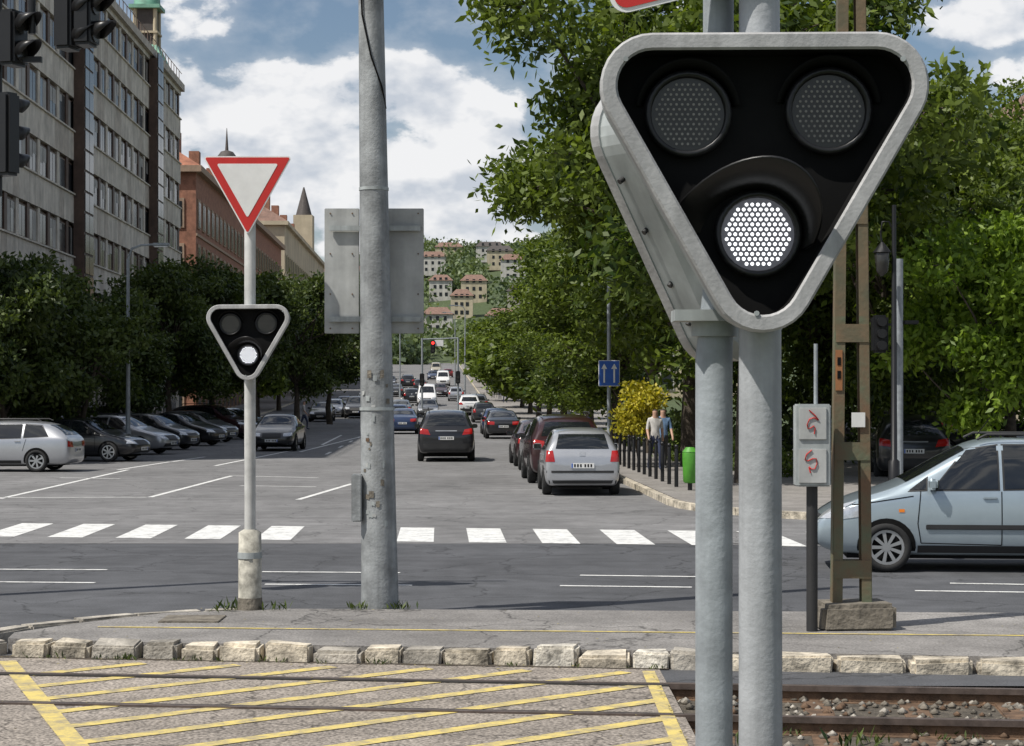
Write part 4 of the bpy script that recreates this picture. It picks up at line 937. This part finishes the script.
b.obj('left_pole', parent=root)
b = B(); px_ = bear(760, 5.12); b.tube([(px_+.003, 5.12, 0), (px_, 5.12, 2.4), (px_-.006, 5.12, 5.2)], [.061, .057, .05], M_grey2, 28); b.obj('right_pole', parent=root)
b = B(); b.M = Matrix.Translation((.60, 5.05, 3.645)) @ Matrix.Rotation(math.radians(-14), 4, 'Y')
tri = [(-.38, -.30), (.38, -.30), (0, .36)]
b.prism(rtri(tri, .045), .0, .004, M_hous); b.prism(rtri(tri, .045), -.003, -.0005, M_swhite); b.prism(rtri(tri, .033), -.006, -.0035, M_red); b.prism(rtri([(-.28, -.245), (.28, -.245), (0, .24)], .03), -.009, -.0065, M_swhite)
b.obj('warning_sign')

yx, yd = bear(250, 18.4), 18.4; Z0 = .12
root = empty('yield_sign'); b = B()
b.tube([(yx, yd, Z0), (yx, yd, 4.45)], .055, M_wpole, 16); b.tube([(yx, yd, Z0+.0), (yx, yd, Z0+.75), (yx, yd, Z0+.78)], [.115, .11, .06], P('dirty_white', (.42, .40, .34), .8, var=.5, scale=9), 16)
b.tube([(yx, yd, Z0), (yx, yd, Z0+.12)], [.125, .118], M_conc, 16); b.tube([(yx, yd, Z0+.5), (yx, yd, Z0+.56)], .12, M_hous, 16)
for zz in (3.0, 4.2): b.box((yx, yd-.06, zz), (.16, .05, .04), M_hous)
b.obj('post', parent=root); b = B(); b.M = Matrix.Translation((yx-.01, yd-.10, 4.24))
t3 = [(0, -.455), (.390, .235), (-.390, .235)]
b.prism(rtri(t3, .025), .002, .006, M_hous); b.prism(rtri(t3, .025), -.003, .001, M_swhite); b.prism(rtri(t3, .013), -.006, -.0035, M_red); b.prism(rtri([(0, -.31), (.275, .175), (-.275, .175)], .012), -.009, -.0065, M_swhite)
b.obj('sign_plate', parent=root)
b = B(); b.M = Matrix.Translation((yx+.01, yd-.24, 2.665)) @ Matrix.Scale(.93, 4); head(b)
b.obj('signal_head', parent=root)

root = empty('utility_pole'); bx0, bx1, pd = bear(380, 18.6), bear(371, 18.6), 18.6; b = B()
def pxz(z): return bx0+(bx1-bx0)*(z-.1)/6.0
zs = [.1, 1, 2, 3, 4.2, 6.2, 9.2]; b.tube([(pxz(z), pd, z) for z in zs], [.185, .172, .163, .152, .14, .122, .10], M_bpole, 28)
for z in (4.2, 2.05, .9): b.tube([(pxz(z), pd, z), (pxz(z), pd, z+.03)], .172 if z < 3 else .146, M_hous, 24)
b.tube([(pxz(5.0)+.13, pd-.02, 5.0), (pxz(5.2)+.10, pd-.10, 5.2), (pxz(5.5)+.0, pd-.14, 5.5), (pxz(5.9)-.08, pd-.12, 5.9), (pxz(6.6)-.1, pd-.1, 6.6)], .009, M_blackm, 6)
for i in range(26):
    z = random.uniform(.9, 2.4); t = random.uniform(-2.5, -.8); r = .1655 if z > 1.3 else .172; dz = random.uniform(.02, .08); dt = random.uniform(.10, .30)
    b.add([(pxz(z)+(r+.006)*math.cos(t+u*dt), pd+(r+.006)*math.sin(t+u*dt), z+v*dz+random.uniform(-.008, .008)) for v in (0, 1) for u in (0, .5, 1)], [(0, 1, 4, 3), (1, 2, 5, 4)], random.choice([M_rust, M_hous, M_conc, M_sback]))
b.obj('mast', parent=root)
b = B(); b.bbox((bear(357, 18.5), 18.5, 1.20), (.10, .14, .46), M_bpole, .01); b.obj('junction_box', parent=root)
b = B()
b.bbox((bear(342, 18.85), 18.85, 3.43), (.345, .03, 1.24), M_sback, .006); b.bbox((bear(392, 18.85), 18.85, 3.43), (.63, .03, 1.24), M_sback, .006)
for z in (2.95, 3.85): b.box((bear(375, 18.8), 18.8, z), (.9, .03, .05), M_hous)
for x_ in (330, 352, 368, 418):
    for z in (2.86, 3.2, 3.6, 4.0): b.tube([(bear(x_, 18.8), 18.825, z), (bear(x_, 18.8), 18.84, z)], .008, M_rust, 6)
b.obj('sign_back_panel', parent=root)

root = empty('catenary_mast'); mx_, md_ = bear(853, 16.85), 16.95; b = B()
b.bbox((mx_+.02, md_, .24), (.64, .5, .26), M_conc, .04, .05, .025); b.obj('base', parent=root); b = B()
for s_ in (-1, 1):
    for (z0, z1, m) in ((.3, 2.9, M_green), (2.9, 9, M_greenb)):
        w0 = .175-.010*z0; w1 = .175-.010*z1; fw = .085
        for (dx0, dx1, dy0, dy1) in ((-.006, .006, -.06, .06), (-fw if s_ > 0 else .0, .0 if s_ > 0 else fw, -.068, -.056), (-fw if s_ > 0 else .0, .0 if s_ > 0 else fw, .056, .068)):
            b.hexa([(mx_+s_*w+dx, md_+dy, z) for (w, z) in ((w0, z0), (w1, z1)) for dx, dy in ((dx0, dy0), (dx1, dy0), (dx1, dy1), (dx0, dy1))], m)
z = .65
while z < 8.8:
    w_ = .175-.010*z
    for s_ in (-1, 1): b.box((mx_, md_+s_*.073, z), (2*w_-.004, .008, .16), M_green if z < 2.6 else M_greenb)
    z += 1.05
b.box((mx_-.12, md_-.075, 2.42), (.06, .01, .36), P('orange_rust', (.30, .13, .05), .8)); b.box((mx_+.05, md_-.085, 1.98), (.12, .01, .13), M_swhite)
for z in (2.5, 2.38): b.box((mx_-.12, md_-.083, z), (.03, .004, .07), M_blackm)
b.obj('lattice', parent=root, fix=True)
b = B(); cx_ = bear(812, 16.7)
b.bbox((cx_, 16.7, 1.76), (.30, .22, .72), M_hous, .012); b.bbox((cx_-.01, 16.585, 1.95), (.24, .02, .28), M_sback, .005); b.bbox((cx_-.01, 16.585, 1.58), (.24, .02, .30), M_sback, .005)
b.tube([(cx_, 16.7, .1), (cx_, 16.7, 1.45)], .05, M_plast, 10)
b.tube([(cx_+.03, 16.68, 2.1), (cx_+.03, 16.68, 2.65)], .018, M_grey, 8)
for c0, sg in ((1.60, 1), (1.95, -1)):
    pts = [(cx_-.02+.07*math.cos(i*.8*sg+c0)*(1-.06*i), 16.568, c0+.09-.015*i+.03*math.sin(i*1.3+c0)) for i in range(12)]; b.tube(pts, .005, M_red, 4)
b.obj('signal_cabinet')

root = empty('traffic_light'); b = B(); d = 20.0
b.tube([(-7.2, d, 0), (-7.2, d, 7.4)], [.12, .08], M_grey, 14); b.tube([(-7.2, d, 6.9), (-4.2, d, 7.15)], [.06, .04], M_grey, 10)
b.tube([(bear(32, d), d, 7.0), (bear(32, d), d, 6.0)], .04, M_black, 8); b.tube([(bear(-4, d), d+.1, 4.3), (bear(-4, d), d+.1, 7.0)], .04, M_black, 8); b.box((bear(18, d), d, 5.73), (.5, .06, .06), M_black); b.obj('mast_arm', parent=root)
def tl(px, zc, face, n=3, name='signal_head'):
    b = B(); b.M = Matrix.Translation((bear(px, d), d, zc)) @ Matrix.Rotation(face, 4, 'Z')
    b.bbox((0, 0, 0), (.30, .20, .29*n), M_black, .03)
    for i in range(n):
        z = (i-(n-1)/2)*.29; b.tube([(0, -.10, z), (0, -.115, z)], .105, M_lens, 18); visor(b, 0, z, .112, -.10, -.33, -25, 205, M_black, 1.0)
    b.obj(name, parent=root)
tl(4, 5.60-.66+.0, math.radians(150)); tl(13, 5.95, math.radians(70), 2); tl(68, 6.12, math.radians(75), 2); tl(86, 6.16, math.radians(-90+170), 2)

def lamp(name, x, y, h, arm, mat=M_grey, side=1, r=.07):
    b = B(); z0 = gz(y)+.1; b.tube([(x, y, z0), (x, y, z0+h*.5), (x, y, z0+h-.5), (x+side*arm*.15, y, z0+h-.12), (x+side*arm*.5, y, z0+h), (x+side*arm, y, z0+h+.03)], [r*1.2, r, r*.8, r*.65, r*.6, r*.5], mat, 10)
    b.tube([(x, y, z0), (x, y, z0+.9)], r*1.6, mat, 10)
    b.bbox((x+side*(arm+.25), y, z0+h+.02), (.62, .26, .12), mat, .04); b.box((x+side*(arm+.25), y, z0+h-.05), (.45, .2, .03), M_swhite); b.obj(name)
lamp('street_lamp', bear(128, 66), 66, 7.3, .9)
for px, d_, h in [(386, 130, 9), (465, 205, 10), (455, 260, 10), (400, 210, 10)]: lamp('street_lamp', bear(px, d_), d_, h, 1.2, side=1 if px < 440 else -1)
b = B(); sx0, sy0 = bear(609, 57), 57; b.tube([(sx0, sy0, .1), (sx0, sy0, 5.7)], .06, M_grey, 10)
b.bbox((sx0, sy0-.09, 2.85), (.64, .03, .78), M_swhite, .01); b.bbox((sx0, sy0-.108, 2.85), (.60, .01, .74), M_blue, .003)
for dx in (-.15, .15):
    b.box((sx0+dx, sy0-.117, 2.78), (.05, .006, .42), M_swhite); b.add([(sx0+dx-.09, sy0-.12, 2.98), (sx0+dx+.09, sy0-.12, 2.98), (sx0+dx, sy0-.12, 3.14)], [(0, 1, 2)], M_swhite)
b.obj('lane_direction_sign')
for i in range(12):
    p = S(5.35, 43+i*1.35); b = B(); b.tube([(p.x, p.y, .1), (p.x, p.y, .95), (p.x, p.y, 1.0)], [.045, .045, .03], M_black, 8); b.sphere((p.x, p.y, 1.03), .055, M_black, 8); b.obj('bollard')
b = B(); x, y = bear(690, 41.5), 41.5; M_bin = P('bin_green', (.08, .30, .03), .5)
b.tube([(x, y, .12), (x, y, .30)], .05, M_black, 8); b.tube([(x, y, .28), (x, y, .32), (x, y, .92), (x, y, .96)], [.12, .15, .17, .16], M_bin, 14); b.tube([(x, y, .96), (x, y, 1.06)], [.17, .09], M_bin, 14); b.obj('litter_bin')
b = B(); x, y = bear(894, 40), 40
b.tube([(x, y, 0), (x, y, .8), (x, y, .85), (x, y, 6.2)], [.13, .12, .07, .045], M_black, 10)
b.tube([(x, y, 5.6), (x-.1, y, 5.85), (x-.25, y, 5.85), (x-.28, y, 5.6), (x-.25, y, 5.3)], .02, M_black, 6); b.tube([(x-.25, y, 5.3), (x-.25, y, 5.2), (x-.25, y, 4.8), (x-.25, y, 4.7)], [.05, .17, .12, .03], M_lens, 8); b.tube([(x-.25, y, 5.2), (x-.25, y, 5.42)], [.2, .03], M_black, 8); b.obj('lantern_lamp_post')
b = B(); x, y = bear(904, 40), 40.5; b.tube([(x, y, 0), (x, y, 5.1)], .085, M_grey, 12); b.bbox((x-.42, y, 3.5), (.34, .3, .80), M_black, .05); b.tube([(x, y, 3.7), (x-.4, y, 3.7)], .03, M_black, 6)
for z in (3.25, 3.5, 3.75): b.tube([(x-.42, y-.15, z), (x-.42, y-.34, z)], .10, M_black, 10)
b.bbox((x+.25, y, 3.75), (.3, .2, .08), M_black, .01); b.obj('pedestrian_signal_pole')
b = B(); M_rlamp = emis('red_lamp', (1, .04, .03), 2.0); y = 150; z0 = gz(y)
for px, pz in [(422, 3.0), (433, 5.6), (458, 3.2)]:
    x = bear(px, y); b.bbox((x, y, z0+pz), (.36, .3, 1.0), M_black, .05)
    if px == 433: b.tube([(x, y-.16, z0+pz+.3), (x, y-.2, z0+pz+.3)], .12, M_rlamp, 12)
    for q in (0, -.3): b.tube([(x, y-.16, z0+pz+q), (x, y-.2, z0+pz+q)], .12, M_lens, 12)
x0, x1 = bear(422, y), bear(458, y); b.tube([(x0, y+.2, z0), (x0, y+.2, z0+6.3)], .08, M_grey, 8); b.tube([(x0, y+.2, z0+6.2), (x1, y+.2, z0+6.3)], .05, M_grey, 8); b.tube([(x1, y+.2, z0), (x1, y+.2, z0+6.3)], .08, M_grey, 8)
b.bbox((bear(439, y), y, z0+5.9), (.7, .05, .5), M_swhite, .01)
b.obj('traffic_light_gantry')

# ------------------------------------------------------------------ people
M_skin = P('skin', (.45, .27, .19), .6, var=.08); M_hair = P('hair', (.03, .02, .015), .7)
def person(x, y, rz, shirt, pants, z=None, ph=1):
    pts = {'pel': (0, 0, .95, .13), 'wai': (0, .01, 1.1, .115), 'che': (0, .01, 1.32, .145), 'nek': (0, 0, 1.48, .055), 'hed': (0, -.015, 1.60, .088), 'top': (0, -.005, 1.70, .075)}
    E = [('pel', 'wai'), ('wai', 'che'), ('che', 'nek'), ('nek', 'hed'), ('hed', 'top')]
    for s_, n_ in ((1, 'r'), (-1, 'l')):
        q = s_*ph
        pts.update({'sh'+n_: (s_*.17, .01, 1.41, .06), 'el'+n_: (s_*.225, .05*q+.03, 1.13, .045), 'wr'+n_: (s_*.235, -.08+.14*q, .90, .030), 'ha'+n_: (s_*.235, -.11+.15*q, .81, .028),
                    'hi'+n_: (s_*.085, 0, .88, .09), 'kn'+n_: (s_*.10, -.16*q-.03, .50, .062), 'an'+n_: (s_*.10, -.22*q+.05, .09, .042), 'to'+n_: (s_*.115, -.22*q-.10, .045, .035)})
        E += [('che', 'sh'+n_), ('sh'+n_, 'el'+n_), ('el'+n_, 'wr'+n_), ('wr'+n_, 'ha'+n_), ('pel', 'hi'+n_), ('hi'+n_, 'kn'+n_), ('kn'+n_, 'an'+n_), ('an'+n_, 'to'+n_)]
    ks = list(pts); me = bpy.data.meshes.new('p'); me.from_pydata([pts[k][:3] for k in ks], [(ks.index(a), ks.index(c)) for a, c in E], [])
    o = bpy.data.objects.new('p', me); scene.collection.objects.link(o); o.modifiers.new('sk', 'SKIN')
    md = o.modifiers.new('su', 'SUBSURF'); md.levels = 1
    for i, k in enumerate(ks): me.skin_vertices[0].data[i].radius = (pts[k][3],)*2
    me.skin_vertices[0].data[0].use_root = True
    m2 = bpy.data.meshes.new_from_object(o.evaluated_get(bpy.context.evaluated_depsgraph_get())); bpy.data.objects.remove(o)
    for m in (pants, shirt, M_skin, M_hair, M_plast): m2.materials.append(m)
    for p in m2.polygons:
        c = p.center; p.use_smooth = True
        if c.z > 1.655 or (c.z > 1.53 and c.y > .03): k = 3
        elif c.z > 1.475: k = 2
        elif abs(c.x) > .19 and c.z < 1.16: k = 2
        elif c.z > .93: k = 1
        elif c.z < .075: k = 4
        else: k = 0
        p.material_index = k
    o = bpy.data.objects.new('pedestrian', m2); scene.collection.objects.link(o); o.location = (x, y, (gz(y)+.12) if z is None else z); o.rotation_euler = (0, 0, rz)
cl = [P('cloth_a', (.55, .53, .50), .9), P('cloth_b', (.03, .04, .08), .9), P('cloth_c', (.35, .05, .05), .9), P('cloth_d', (.05, .05, .05), .9), P('cloth_e', (.15, .25, .4), .9)]
for px, d_, r, a, c, ph in [(655, 52, .2, 0, 1, 1), (663, 53, .1, 4, 3, -1), (628, 70, 3.1, 2, 3, 1), (500, 200, 0, 2, 1, 1), (493, 205, 3.1, 0, 3, -1), (505, 190, .3, 4, 1, 1), (487, 225, 3, 3, 1, 1), (304, 112, 1.6, 0, 1, 1)]:
    person(bear(px, d_), d_, r, cl[a], cl[c], None, ph)
